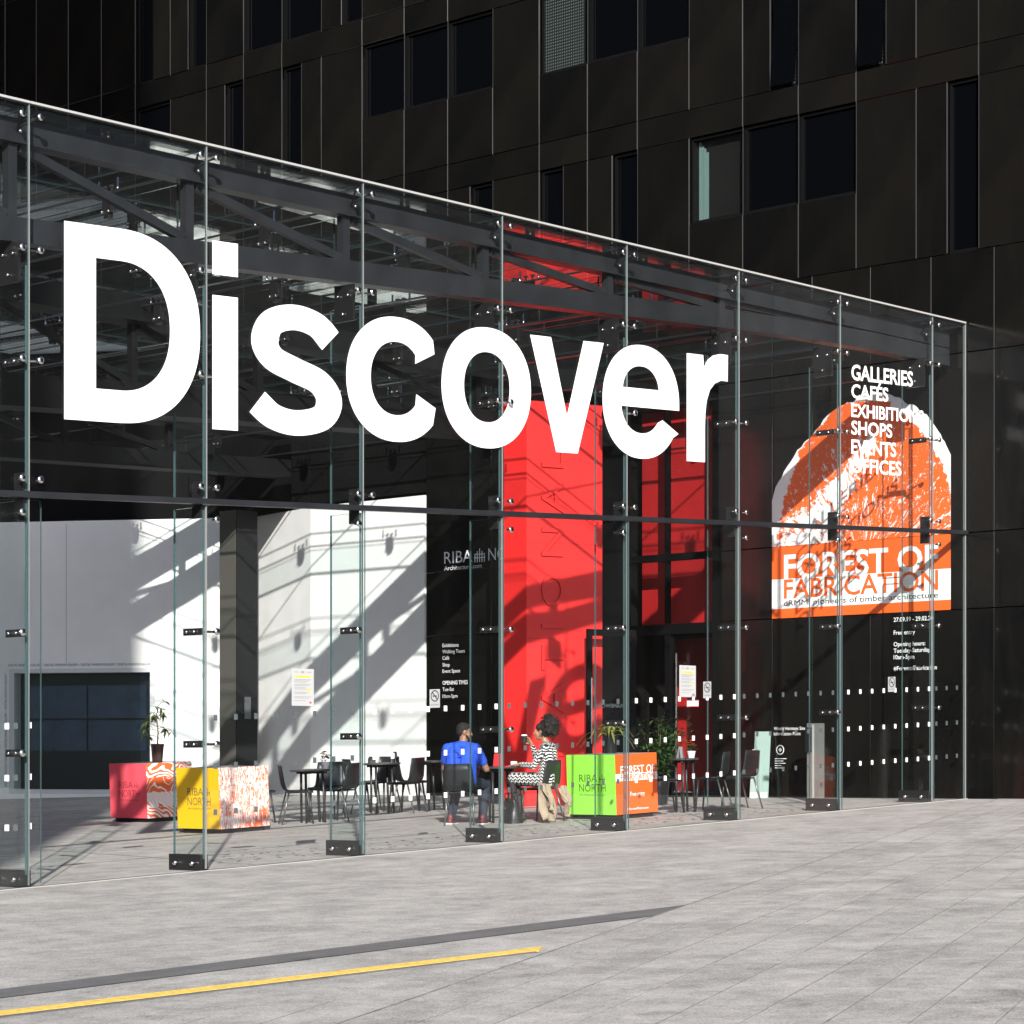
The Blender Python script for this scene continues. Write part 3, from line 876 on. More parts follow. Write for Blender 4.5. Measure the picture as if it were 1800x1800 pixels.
# lower wall
LV = [-4.5, -3.45, -2.4, -1.35, -.48, .58, 1.64, 2.7, 3.45, 4.50]
for a, b in zip(LV[:-1], LV[1:]):
    for z0, z1 in ((4.22, 5.31), (5.31, 7.90), (7.90, 9.35)):
        panel(a, b, z0, z1)
    panel(a, b, gz(UEND, a) - .10 if a > -1.4 else gz(UEND, a) - .3, 4.22)
LV2 = [6.95, 8.15, 9.35, 10.905]
for a, b in zip(LV2[:-1], LV2[1:]):
    for z0, z1 in ((1.0, 4.22), (4.22, 5.31), (5.31, 7.90), (7.90, 9.35)): panel(a, b, z0, z1)
for a, b in ((4.5, 5.73), (5.73, 6.95)): panel(a, b, 7.90, 9.35)
vv = 10.905
while vv < 19.5:
    panel(vv, vv + 1.3, 6.72, 9.35, du=.04, mat=M_MATTE); vv += 1.3
m = MB(); m.box(CU - .19, CU, -34, -4.6, -2, 34); m.build('side_wall', M_MATTE, bld)
m = MB(); m.box(UEND + .02, CU - .03, -34, 40, 18.2, 34); m.build('upper_wall', M_MATTE, bld)
# entrance frame, inner red room
m = MB()
for a, b in ((4.47, 4.60), (6.36, 6.94)):
    m.box(UEND - .02, UEND + .10, a, b, 1.2, 7.76)
m.box(UEND - .015, UEND + .095, 4.60, 6.36, 5.22, 5.33); m.box(UEND - .015, UEND + .095, 4.60, 6.36, 4.06, 4.22); m.box(UEND - .015, UEND + .095, 4.60, 6.36, 7.62, 7.80)
m.box(UEND + .0, UEND + .09, 4.60, 5.46, 1.4, 1.56); m.box(UEND - .018, UEND + .098, 5.46, 5.56, 1.2, 4.05); m.box(UEND + .002, UEND + .092, 5.52, 5.58, 4.23, 7.61)
ent = m.build('entrance_frame', M_FRAME, bld)
for a, b, z0, z1 in ((4.60, 5.46, 5.33, 7.62), (5.56, 6.36, 5.33, 7.62), (4.60, 6.36, 4.22, 5.22), (4.60, 5.46, 1.56, 4.06)):
    m = MB(); m.box(UEND + .03, UEND + .05, a, b, z0, z1); m.build('entrance_glass', M_GLASS, ent)
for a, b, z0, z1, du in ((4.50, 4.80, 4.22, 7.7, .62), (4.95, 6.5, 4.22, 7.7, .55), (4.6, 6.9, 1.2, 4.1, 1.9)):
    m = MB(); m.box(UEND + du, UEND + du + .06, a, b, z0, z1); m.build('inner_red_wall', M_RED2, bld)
m = MB(); m.box(UEND + .1, UEND + 1.5, 4.35, 4.46, 0, 7.8); m.build('inner_side_wall', M_CORE, bld)
m = MB(); m.tube([(UEND - .10, 5.26, 1.95), (UEND - .10, 5.26, 3.75)], .02, 10); 
for z in (2.1, 3.6): m.tube([(UEND - .10, 5.26, z), (UEND, 5.26, z)], .012, 8)
m.build('door_handle', M_CHROME, ent)
# lettering on the black wall left of the red tower
WF = UEND - .004
def wall_text(body, v, zb_, h, w=None, bold=0.0, mat=M_VINYL, ref=.70, u=WF, parent=bld, nm='lettering'):
    return text(nm, body, mat, parent, (u, v, zb_), XW, YZ, h=h, w=w, bold=bold, ref=ref)
M_SILV = simple('silver_lettering', (.62, .62, .60), .35, .3)
wall_text('RIBA', 10.461, 5.45, .205, .66, mat=M_VINYL)
wall_text('NORTH', 9.42, 5.45, .205, .95, mat=M_VINYL)
wall_text('Architecture.com', 10.461, 5.335, .075, .89)
m = MB()      # small emblem between the words: upright figures under a crown
for q, hh in ((-.11, .15), (-.055, .19), (0, .235), (.055, .19), (.11, .15)):
    m.box(WF - .004, WF, 9.62 + q - .009, 9.62 + q + .009, 5.43, 5.43 + hh)
m.box(WF - .0045, WF + .0002, 9.49, 9.75, 5.50, 5.515); m.box(WF - .005, WF + .0004, 9.51, 9.73, 5.56, 5.575)
m.build('emblem', M_VINYL, bld)
for body, zb_ in (('Exhibitions', 4.02), ('Walking Tours', 3.912), ('Café', 3.805), ('Shop', 3.688), ('Event Space', 3.580), ('Tue-Sat', 3.268), ('10am-5pm', 3.15)):
    wall_text(body, 10.502, zb_, .062)
wall_text('OPENING TIMES', 10.502, 3.376, .066, .60, bold=.012)
for body, zb_, h in (('27.09.19 - 29.02.20', 4.085, .062), ('Free entry', 3.895, .062), ('Opening hours:', 3.725, .062), ('Tuesday-Saturday', 3.63, .062), ('10am-5pm', 3.535, .062), ('#ForestofFabrication', 3.37, .062)):
    wall_text(body, 1.232, zb_, h, bold=.012)
wall_text('World Heritage Site', 3.42, 2.52, .05); wall_text('Information Point', 3.42, 2.44, .05)
m = MB()
for q in range(20):
    t0, t1 = R(18 * q), R(18 * (q + 1)); vc, zc = 3.30, 2.22
    m.add([(WF, vc - math.cos(t) * r, zc + math.sin(t) * r) for t, r in ((t0, .06), (t1, .06), (t1, .075), (t0, .075))], [(0, 1, 2, 3)])
m.add([(WF, 3.30 - a, 2.22 + b) for a, b in ((-.035, 0), (0, -.035), (.035, 0), (0, .035))], [(0, 1, 2, 3)])
m.build('emblem', M_VINYL, bld)
m = MB()
for q in range(5): m.add([(WF, 3.40, 2.08 - .035 * q), (WF, 3.40 - (.22, .16, .2, .12, .18)[q], 2.08 - .035 * q), (WF, 3.40 - (.22, .16, .2, .12, .18)[q], 2.09 - .035 * q), (WF, 3.40, 2.09 - .035 * q)], [(0, 1, 2, 3)])
m.build('small_print', M_VINYL, bld)

# ------------------------------------------------------------------ poster on the black wall
pos = thing('exhibition_poster', 'tall orange and white exhibition poster with a cut tree trunk print on black wall', 'poster')
M_OR = simple('orange_print', (.86, .125, .018), .5, var=.04, vscale=2)
M_PW = simple('white_print', (.84, .84, .83), .5)
def trunk_mat():
    m, n, l, p = nmat('tree_trunk_print')
    tc = n.new('ShaderNodeTexCoord'); sp = n.new('ShaderNodeSeparateXYZ'); l.new(tc.outputs['Object'], sp.inputs[0])
    Yv, Zv = sp.outputs['Y'], sp.outputs['Z']
    def noise(scale, det, rough, vec):
        q = n.new('ShaderNodeTexNoise'); q.inputs['Scale'].default_value = scale; q.inputs['Detail'].default_value = det; q.inputs['Roughness'].default_value = rough; l.new(vec, q.inputs['Vector']); return q.outputs['Fac']
    A = lambda *k, **kw: mathn(n, l, *k, **kw)
    nA = noise(1.7, 4, .5, tc.outputs['Object']); nB = noise(11, 8, .75, tc.outputs['Object']); nD = noise(34, 4, .7, tc.outputs['Object'])
    ay = A('MULTIPLY', A('SUBTRACT', Yv, 1.76), 1 / 1.67); az = A('MULTIPLY', A('SUBTRACT', Zv, 5.15), 1 / 2.32)
    q = A('SQRT', A('ADD', A('MULTIPLY', ay, ay), A('MULTIPLY', az, az)))
    q = A('MULTIPLY_ADD', A('SUBTRACT', nA, .5), .16, q); q = A('MULTIPLY_ADD', A('SUBTRACT', nB, .5), .16, q)
    rim = A('GREATER_THAN', q, .96)
    rimedge = A('MULTIPLY', A('GREATER_THAN', A('MULTIPLY_ADD', nB, .5, q), 1.14), A('GREATER_THAN', nD, .5))
    # bare diagonal patch from the lower left upwards
    ex, ez = -.646, .763
    py = A('SUBTRACT', Yv, 2.92); pz = A('SUBTRACT', Zv, 5.25)
    along = A('ADD', A('MULTIPLY', py, ex), A('MULTIPLY', pz, ez)); across = A('ADD', A('MULTIPLY', py, ez), A('MULTIPLY', pz, -ex))
    wd = A('MULTIPLY_ADD', along, -.17, .46)
    fld = A('SUBTRACT', wd, A('ABSOLUTE', across)); fld = A('MULTIPLY_ADD', A('SUBTRACT', nB, .5), 1.1, fld); fld = A('MULTIPLY_ADD', A('SUBTRACT', nA, .5), .7, fld)
    w1 = A('GREATER_THAN', fld, .07)
    # streaks fanning out from the heart of the trunk
    cy_, cz_ = A('SUBTRACT', Yv, 1.75), A('SUBTRACT', Zv, 4.75)
    ang_ = A('ARCTAN2', cz_, cy_); rad = A('SQRT', A('ADD', A('MULTIPLY', cy_, cy_), A('MULTIPLY', cz_, cz_)))
    cb = n.new('ShaderNodeCombineXYZ'); l.new(A('MULTIPLY', ang_, 9.0), cb.inputs[0]); l.new(A('MULTIPLY', rad, 1.6), cb.inputs[1]); l.new(nA, cb.inputs[2])
    nC = noise(2.6, 7, .72, cb.outputs[0])
    low = A('MULTIPLY_ADD', Zv, .045, .285)
    w2 = A('GREATER_THAN', nC, A('ADD', low, .035))
    # long rings
    cb2 = n.new('ShaderNodeCombineXYZ'); l.new(A('MULTIPLY', ang_, 1.1), cb2.inputs[0]); l.new(A('MULTIPLY', q, 9.0), cb2.inputs[1])
    nE = noise(1.6, 5, .6, cb2.outputs[0]); w3 = A('GREATER_THAN', nE, .665)
    fleck = A('GREATER_THAN', A('MULTIPLY_ADD', nD, .5, A('MULTIPLY', nB, .5)), .585)
    w = A('MAXIMUM', A('MAXIMUM', rim, w1), A('MAXIMUM', A('MAXIMUM', w2, w3), fleck))
    holes = A('MULTIPLY', A('MULTIPLY', A('GREATER_THAN', nC, .57), A('LESS_THAN', fld, .45)), w1)
    w = A('SUBTRACT', w, holes, clamp=True); w = A('MAXIMUM', w, rim)
    mx = n.new('ShaderNodeMix'); mx.data_type = 'RGBA'; mx.inputs[6].default_value = (.86, .125, .018, 1); mx.inputs[7].default_value = (.84, .84, .83, 1)
    l.new(w, mx.inputs[0]); l.new(mx.outputs[2], p.inputs['Base Color']); p.inputs['Roughness'].default_value = .5
    return m
PU = UEND - .012
outline = [(3.45, 5.315), (3.45, 6.02), (3.38, 6.22), (3.22, 6.45), (3.02, 6.68), (2.84, 6.86), (2.62, 7.03), (2.42, 7.22), (2.22, 7.33), (2.05, 7.39), (1.95, 7.37), (1.86, 7.45), (1.70, 7.475), (1.55, 7.44), (1.42, 7.46), (1.26, 7.41), (1.12, 7.36), (.98, 7.24), (.90, 7.24), (.78, 7.13), (.66, 7.07), (.55, 6.93), (.42, 6.76), (.33, 6.60), (.25, 6.45), (.25, 5.315)]
jag = []
for i in range(len(outline)):
    a = Vector(outline[i]); b = Vector(outline[(i + 1) % len(outline)])
    jag.append(a)
    if 1 < i < len(outline) - 3:
        for t in (.33, .66):
            q = a.lerp(b, t); jag.append(q + Vector((random.uniform(-.014, .014), random.uniform(-.014, .014))))
m = MB()
nj = len(jag)
m.v = [(PU, q.x, q.y) for q in jag] + [(PU + .01, q.x, q.y) for q in jag]
m.f = [tuple(range(nj))] + [(i, nj + i, nj + (i + 1) % nj, (i + 1) % nj) for i in range(nj)]
m.m = [0] * len(m.f)
m.build('trunk_print', trunk_mat(), pos)
for nm, z0, z1, mt in (('orange_band', 4.815, 5.31, M_OR), ('white_band', 4.365, 4.815, M_PW), ('orange_band', 4.22, 4.365, M_OR)):
    m = MB(); m.box(PU, PU + .01, .25, 3.45, z0 + .0005, z1); m.build(nm, mt, pos)
wall_text('FOREST OF', 3.22, 4.812, .365, 2.766, bold=.022, mat=M_PW, u=PU - .003, parent=pos)
wall_text('FABRICATION', 3.22, 4.52, .287, 2.766, bold=.012, mat=M_OR, u=PU - .0035, parent=pos)
wall_text('dRMM: pioneers of timber architecture', 3.225, 4.405, .085, 2.77, mat=M_BLACKV, u=PU - .004, parent=pos)

# ------------------------------------------------------------------ white walls of the gallery
wg = thing('white_gallery_wall', 'white rendered wall corner catching bright sun beside the black lettered wall', 'wall')
m = MB(); m.box(UEND - .03, UEND + .35, 10.915, 13.81, 0, 6.66); m.build('sunlit_face', M_WHITE, wg)
m = MB(); m.prism([(UEND - .029, 13.812), (UEND + .34, 13.812), (17.2, 15.84), (16.81, 15.90)], 0, 6.655); m.build('side_face', M_WHITE2, wg)
ww = thing('white_window_wall', 'white wall with a wide black video window at the left edge', 'wall')
O = Vector((16.06, 17.09)); E_ = Vector((-.527, .850)); N_ = Vector((-.850, -.527))   # along the wall to the left, towards the viewer
def wp(s, z, d=0.0):
    q = O + E_ * s + N_ * d
    return (q.x, q.y, z)
def wbox(mbb, s0, s1, z0, z1, d0, d1, mat=0):
    # d0 < d1, d1 nearer to the viewer
    mbb.hexa([wp(s0, z0, d0), wp(s0, z0, d1), wp(s1, z0, d1), wp(s1, z0, d0), wp(s0, z1, d0), wp(s0, z1, d1), wp(s1, z1, d1), wp(s1, z1, d0)], mat)
S0, S1, Z0, Z1 = .628, 3.351, 1.545, 3.765
for nm, a in (('wall_face', (-1.25, S0, 0, 6.65)), ('wall_face', (S1, 12.0, 0, 6.65)), ('wall_face', (S0, S1, Z1, 6.65)), ('wall_face', (S0, S1, 0, Z0))):
    m = MB(); wbox(m, a[0], a[1], a[2], a[3], -.4, 0); m.build(nm, M_WHITE, ww)
m = MB()
for a in ((S0 - .10, S0 + .001, Z0 - .08, Z1 + .08), (S1 - .001, S1 + .10, Z0 - .08, Z1 + .08)): wbox(m, *a, -.02, .012)
wbox(m, S0, S1, Z1, Z1 + .08, -.02, .011); wbox(m, S0, S1, Z0 - .08, Z0, -.02, .011)
wf = m.build('window', simple('pale_window_frame', (.62, .64, .64), .5), ww)
m = MB(); wbox(m, S0, S1, Z0, Z1, -.36, -.33); m.build('window_back', M_BLACKMETAL, wf)
M_SCREEN = simple('blue_grey_screen', (.016, .024, .038), .25, 0, .5, var=.7, vscale=3.0, emit=((.03, .045, .075), .22))
M_WGLASS = glass_mat('window_glass', (.9, .95, .95), r0=.075)
for a, b in ((.808, 1.965), (2.005, 3.155)):
    for z0, z1 in ((2.285, 2.865), (2.905, 3.53)):
        m = MB(); wbox(m, a, b, z0, z1, -.32, -.28); m.build('screen', M_SCREEN, wf)
m = MB(); wbox(m, S0 + .002, S1 - .002, Z0 + .002, Z1 - .002, -.05, -.03); m.build('pane', M_WGLASS, wf)
for q in range(4):
    q0 = wp(3.47 - q * .735, 3.895, .006)
    text('lettering', 'DIGITAL WINDOW GALLERY •', M_BLACKV, ww, q0, (-E_.x, -E_.y, 0), YZ, h=.045, w=.70, ref=.7)
for q in range(3):
    for s in (3.50, .53):
        q0 = wp(s, 1.60 + q * .74, .006)
        text('lettering', 'DIGITAL WINDOW GALLERY •', M_BLACKV, ww, q0, (0, 0, 1), (E_.x, E_.y, 0), h=.045, w=.70, ref=.7)
m = MB(); wbox(m, 2.30, 2.306, 3.95, 6.6, 0, .0025); m.build('panel_joint', M_JOINT, ww)
blk = MB(); 
blk.prism([(UEND + .02, 13.9), (17.3, 15.6), tuple((O + E_ * -1.6 - N_ * .2)), tuple(O + E_ * -1.2 + N_ * .003), tuple(O + E_ * 12 + N_ * .003), tuple(O + E_ * 12 - N_ * 3), (26, 20), (26, 13.9)], 6.668, 8.15)
tag(blk.build('black_soffit_block', M_CORE), 'black overhang of the building above the white walls', 'overhang')

# ------------------------------------------------------------------ dark column
co = thing('dark_column', 'dark steel column standing between the two white walls', 'column')
m = MB(); m.box(15.72, 16.22, 15.13, 15.60, 1.2, 6.66); m.build('shaft', simple('charcoal_column_paint', (.012, .0125, .014), .6, spec=.25), co)
m = MB(); m.box(15.705, 15.719, 15.15, 15.59, 1.2, 6.655); m.build('edge_trim', M_BRONZE, co)
m = MB(); m.box(15.9, 16.05, 15.118, 15.129, 2.85, 3.25); m.build('notice', simple('grey_notice', (.12, .13, .14), .5), co)

# ------------------------------------------------------------------ red tower
tow = thing('red_tower', 'bright red tower with raised upright lettering beside the entrance', 'tower')
c0 = Vector((13.47, 5.89)); fd = Vector((.94, -.342)).normalized(); fnrm = Vector((-.342, -.94))
c1 = c0 + fd * 1.307
TZ = 7.49
m = MB(); m.prism([(c0.x, c0.y), (c1.x, c1.y), (c1.x + .02, c1.y + .47), (c0.x, 6.36)], 0, TZ); m.build('shaft', M_RED, tow)
tx = text('raised_lettering', 'NATIONAL', M_RED, None, (0, 0, 0), (1, 0, 0), (0, 1, 0), h=.38, space=1.55, w=4.65, ref=.70)
me = tx.data
vs3 = [v.co.copy() for v in me.vertices]; fs3 = [tuple(p.vertices) for p in me.polygons]
bpy.data.objects.remove(tx)
m = MB()
org = c0 + fd * .62
nv = len(vs3)
def tp(x, y, d):
    q = org - fd * y + fnrm * d
    return (q.x, q.y, 2.12 + x)
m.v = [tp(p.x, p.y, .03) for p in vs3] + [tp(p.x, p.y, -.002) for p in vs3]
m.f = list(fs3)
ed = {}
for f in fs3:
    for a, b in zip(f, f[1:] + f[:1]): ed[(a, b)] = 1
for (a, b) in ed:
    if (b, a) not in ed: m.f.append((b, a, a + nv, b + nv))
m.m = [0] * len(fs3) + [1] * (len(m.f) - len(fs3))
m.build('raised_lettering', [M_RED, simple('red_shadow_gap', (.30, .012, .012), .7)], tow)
for z in (3.9, 5.35, 6.6):
    m = MB(); q0 = c0 + fnrm * .0015; q1 = c1 + fnrm * .0015
    m.add([(q0.x, q0.y, z), (q1.x, q1.y, z), (q1.x, q1.y, z + .006), (q0.x, q0.y, z + .006)], [(0, 1, 2, 3)])
    m.build('panel_joint', simple('red_shadow_gap', (.30, .012, .012), .7) if 'red_shadow_gap' not in MATS else MATS['red_shadow_gap'], tow)
od = c0 + fnrm * .25
# ------------------------------------------------------------------ open door leaf in front of the tower
da = Vector((14.21, 5.33)); db = Vector((14.98, 5.02))
dr = thing('open_glass_door', 'black framed glass door standing open in front of the red tower', 'door')
dn = (db - da).normalized(); dq = Vector((-dn.y, dn.x)) * .025
def dbox(mbb, a, b, z0, z1, t=1.0):
    p = da + dn * a; q = da + dn * b; k = dq * t
    mbb.hexa([(p.x - k.x, p.y - k.y, z0), (q.x - k.x, q.y - k.y, z0), (q.x + k.x, q.y + k.y, z0), (p.x + k.x, p.y + k.y, z0),
              (p.x - k.x, p.y - k.y, z1), (q.x - k.x, q.y - k.y, z1), (q.x + k.x, q.y + k.y, z1), (p.x + k.x, p.y + k.y, z1)])
Ld = (db - da).length; zf = gz(14.5, 5.2)
m = MB(); dbox(m, 0, .085, zf + .01, 4.05); dbox(m, Ld - .09, Ld, zf + .01, 4.05); dbox(m, .085, Ld - .09, 3.95, 4.048); dbox(m, .085, Ld - .09, zf + .012, zf + .12)
m.build('frame', M_FRAME, dr)
m = MB(); dbox(m, .085, Ld - .09, zf + .12, 3.95, .3); m.build('pane', M_GLASS, dr)
p = da + dn * .14 - Vector((dq.x, dq.y)) * .5
text('lettering', 'FRAMEWORK', M_VINYLG, dr, (p.x, p.y, 2.86), (dn.x, dn.y, 0), YZ, h=.06, w=.50, ref=.7, flipx=True)
m = MB(); q = da + dn * .05 - dq * 2.6; m.tube([(q.x, q.y, zf + .9), (q.x, q.y, zf + 1.9)], .014, 8)
m.build('door_handle', M_CHROME, dr)

# ------------------------------------------------------------------ buildings out of frame that shade and are mirrored
def block(name, label, x0, x1, y0, y1, h):
    b = thing(name, label, 'building')
    m = MB(); m.box(x0, x1, y0, y1, -3, h); m.build('wall', M_CLAD, b)
    return b
# camera-frame corner: 4.6 m left of the lens axis, 12 m ahead
def cf(x, y):
    q = Vector((CAM.x, CAM.y)) + rt * x + fw * y
    return (q.x, q.y)
nb = thing('neighbour_building', 'tall dark neighbouring building whose shadow crosses the white wall at left', 'building')
m = MB(); m.prism([cf(-3.05, -6), cf(-9.5, -6), cf(-9.5, -15), cf(-4.0, -15)], -3, 48); m.build('wall', M_MATTE, nb)
lb = thing('left_building', 'dark building across the passage, mirrored in the black panels', 'building')
m = MB(); m.prism([cf(-62, 4), cf(-33, 4), cf(-33, 84), cf(-62, 84)], -3, 48); m.build('wall', simple('dark_brown_stone', (.014, .012, .010), .9, spec=.2), lb)
fr = thing('far_terrace', 'low stone terrace far across the plaza behind the viewer', 'building')
m = MB(); m.prism([cf(-190, -120), cf(90, -120), cf(90, -150), cf(-190, -150)], -3, 15); m.build('wall', simple('grey_stone', (.20, .19, .17), .9), fr)
# ------------------------------------------------------------------ furniture
M_PLAS = simple('black_plastic', (.018, .019, .021), .42, 0, .5)
M_LEG = simple('grey_steel_leg', (.16, .16, .165), .35, .7)
M_TABLE = simple('dark_table_top', (.05, .05, .052), .35)
def ang(deg):
    """heading in the plaza: 0 = along the picture to the right, 90 = away from the viewer"""
    d = rt * math.cos(R(deg)) + fw * math.sin(R(deg))
    return math.atan2(-d.x, d.y)
def make_chair(label, group):
    t = thing('cafe_chair', label, 'chair', group=group)
    prof = [(-.235, .815), (-.222, .72), (-.208, .62), (-.195, .54), (-.175, .49), (-.13, .462), (-.05, .452), (.08, .452), (.17, .456), (.205, .448), (.215, .43)]
    wid = [.185, .198, .205, .212, .216, .218, .216, .212, .208, .204, .20]
    def shell(i0, i1, nm):
        m = MB(); nx = 7; th = .012
        for side in (0, 1):
            for i in range(i0, i1 + 1):
                y, z = prof[i]
                for k in range(nx):
                    s = -1 + 2 * k / (nx - 1)
                    bow = .022 * (s * s) * (1 if i < 5 else .0) + .012 * (s * s) * (0 if i < 5 else 1) * -0
                    dip = .012 * (s * s) if i >= 5 else 0
                    px, py, pz = s * wid[i], y + bow, z + dip
                    if side: 
                        py -= th if i < 4 else (th * .5 if i == 4 else 0)
                        pz -= th if i > 4 else (th * .6 if i == 4 else 0)
                    m.v.append((px, py, pz))
        n_ = (i1 - i0 + 1) * nx
        for i in range(i1 - i0):
            for k in range(nx - 1):
                a = i * nx + k
                m.f.append((a, a + 1, a + nx + 1, a + nx)); m.f.append((n_ + a, n_ + a + nx, n_ + a + nx + 1, n_ + a + 1))
            for k in (0, nx - 1):
                a = i * nx + k; m.f.append((a, a + nx, n_ + a + nx, n_ + a))
        for i in (0, i1 - i0):
            for k in range(nx - 1):
                a = i * nx + k; m.f.append((a, n_ + a, n_ + a + 1, a + 1))
        m.m = [0] * len(m.f)
        return m.build(nm, M_PLAS, t, True)
    shell(0, 5, 'backrest'); shell(5, 10, 'seat')
    for sx in (-1, 1):
        m = MB(); m.tube([(sx * .17, .15, .445), (sx * .19, .20, .0)], [.016, .013], 8); m.build('leg', M_PLAS, t, True)
        m = MB(); m.tube([(sx * .17, -.12, .45), (sx * .20, -.235, .0)], [.013, .011], 8); m.build('leg', M_LEG, t, True)
    m = MB(); m.box(-.17, .17, -.13, .16, .425, .443); m.build('seat_frame', M_PLAS, t)
    return t
chair0 = None
def chair(u, v, deg, label):
    global chair0
    if chair0 is None:
        chair0 = make_chair(label, 'black cafe chairs'); o = chair0
    else:
        o = copy_tree(chair0); o['label'] = label
    o.location = (u, v, gz(u, v)); o.rotation_quaternion = GROUND_TILT @ Quaternion((0, 0, 1), ang(deg))
    return o
def table(u, v, r, label, deg=20, h=.745, spread=.19):
    t = thing('cafe_table', label, 'table', (u, v, gz(u, v)), ang(deg), group='dark cafe tables', tilt=True)
    m = MB(); m.lathe([(r - .012, h - .024), (r, h - .018), (r, h - .004), (r - .006, h)], 36); m.build('table_top', M_TABLE, t)
    for a in range(4):
        c, s = math.cos(R(45 + 90 * a)), math.sin(R(45 + 90 * a))
        m = MB(); m.tube([(c * spread * .9, s * spread * .9, h - .024), (c * spread, s * spread, 0)], [.019, .017], 10); m.build('leg', M_PLAS, t, True)
    m = MB()
    for a in (45, 135):
        c, s = math.cos(R(a)), math.sin(R(a)); m.bar((-c * spread * 1.25, -s * spread * 1.25, h - .045), (c * spread * 1.25, s * spread * 1.25, h - .045 - .001 * a / 45), .03, .03)
    m.build('underframe', M_PLAS, t)
    return t
TT = .745
table(9.33, 6.12, .31, 'dark round table holding the small pot of red flowers')
table(11.55, 7.02, .29, 'dark round table in front of the sunlit white wall')
table(12.28, 6.72, .28, 'dark round table half hidden behind the man in blue', 35)
table(10.03, 3.18, .27, 'dark table between the two seated people', 10)
table(12.62, 2.12, .20, 'small dark table with orange flowers right of the orange box', 30, spread=.13)
chair(9.10, 6.20, 12, 'black chair facing right at the table with red flowers')
chair(9.05, 6.98, 25, 'black chair half hidden behind the bark printed box')
chair(9.72, 5.95, 152, 'black chair facing left at the table with red flowers')
chair(11.50, 7.42, 22, 'black chair on the left side of the table by the white wall')
chair(11.66, 6.62, 152, 'black chair on the right side of the table by the white wall')
chair(9.42, 3.29, 76, 'black chair under the man in the blue shirt')
chair(10.25, 2.66, 146, 'black chair under the woman in the patterned dress')
chair(12.55, 2.42, 15, 'black chair left of the small table with orange flowers')
chair(13.05, 1.98, 160, 'black chair right of the small table with orange flowers')
chair(13.42, 1.78, 205, 'black chair nearest the grey entry post')

chair(10.05, 6.62, 255, 'black chair behind the table with red flowers, facing the viewer')
chair(12.05, 7.55, 235, 'black chair behind the table by the white wall, facing the viewer')
chair(12.02, 6.92, 20, 'black chair left of the table half hidden behind the man')
chair(12.62, 6.38, 160, 'black chair right of the table half hidden behind the man')
# ------------------------------------------------------------------ printed boxes
M_YBOX = simple('yellow_box_panel', (.86, .47, .010), .5)
M_PBOX = simple('coral_box_panel', (.80, .09, .12), .5)
M_GBOX = simple('green_box_panel', (.30, .74, .075), .5)
M_INK = simple('faded_ink', (.16, .13, .05), .6); M_INK2 = simple('faded_ink_on_coral', (.30, .035, .045), .6); M_INK3 = simple('dark_ink_on_green', (.07, .16, .02), .6)
def bark_mat():
    m, n, l, p = nmat('orange_bark_print')
    tc = n.new('ShaderNodeTexCoord'); mp = n.new('ShaderNodeMapping'); mp.inputs['Scale'].default_value = (26, 26, 5.5); l.new(tc.outputs['Object'], mp.inputs[0])
    nz = n.new('ShaderNodeTexNoise'); nz.inputs['Scale'].default_value = 1.0; nz.inputs['Detail'].default_value = 6; nz.inputs['Roughness'].default_value = .65; nz.inputs['Distortion'].default_value = .9; l.new(mp.outputs[0], nz.inputs['Vector'])
    v1 = mathn(n, l, 'ABSOLUTE', mathn(n, l, 'SUBTRACT', nz.outputs['Fac'], .5))
    a = mathn(n, l, 'LESS_THAN', v1, .035)
    n2 = n.new('ShaderNodeTexNoise'); n2.inputs['Scale'].default_value = 2.5; n2.inputs['Detail'].default_value = 5; l.new(tc.outputs['Object'], n2.inputs['Vector'])
    b = mathn(n, l, 'GREATER_THAN', mathn(n, l, 'ADD', mathn(n, l, 'MULTIPLY', n2.outputs['Fac'], .6), mathn(n, l, 'MULTIPLY', nz.outputs['Fac'], .5)), .63)
    w = mathn(n, l, 'MAXIMUM', a, b)
    mx = n.new('ShaderNodeMix'); mx.data_type = 'RGBA'; mx.inputs[6].default_value = (.84, .83, .80, 1); mx.inputs[7].default_value = (.80, .15, .05, 1)
    l.new(w, mx.inputs[0]); l.new(mx.outputs[2], p.inputs['Base Color']); p.inputs['Roughness'].default_value = .5
    return m
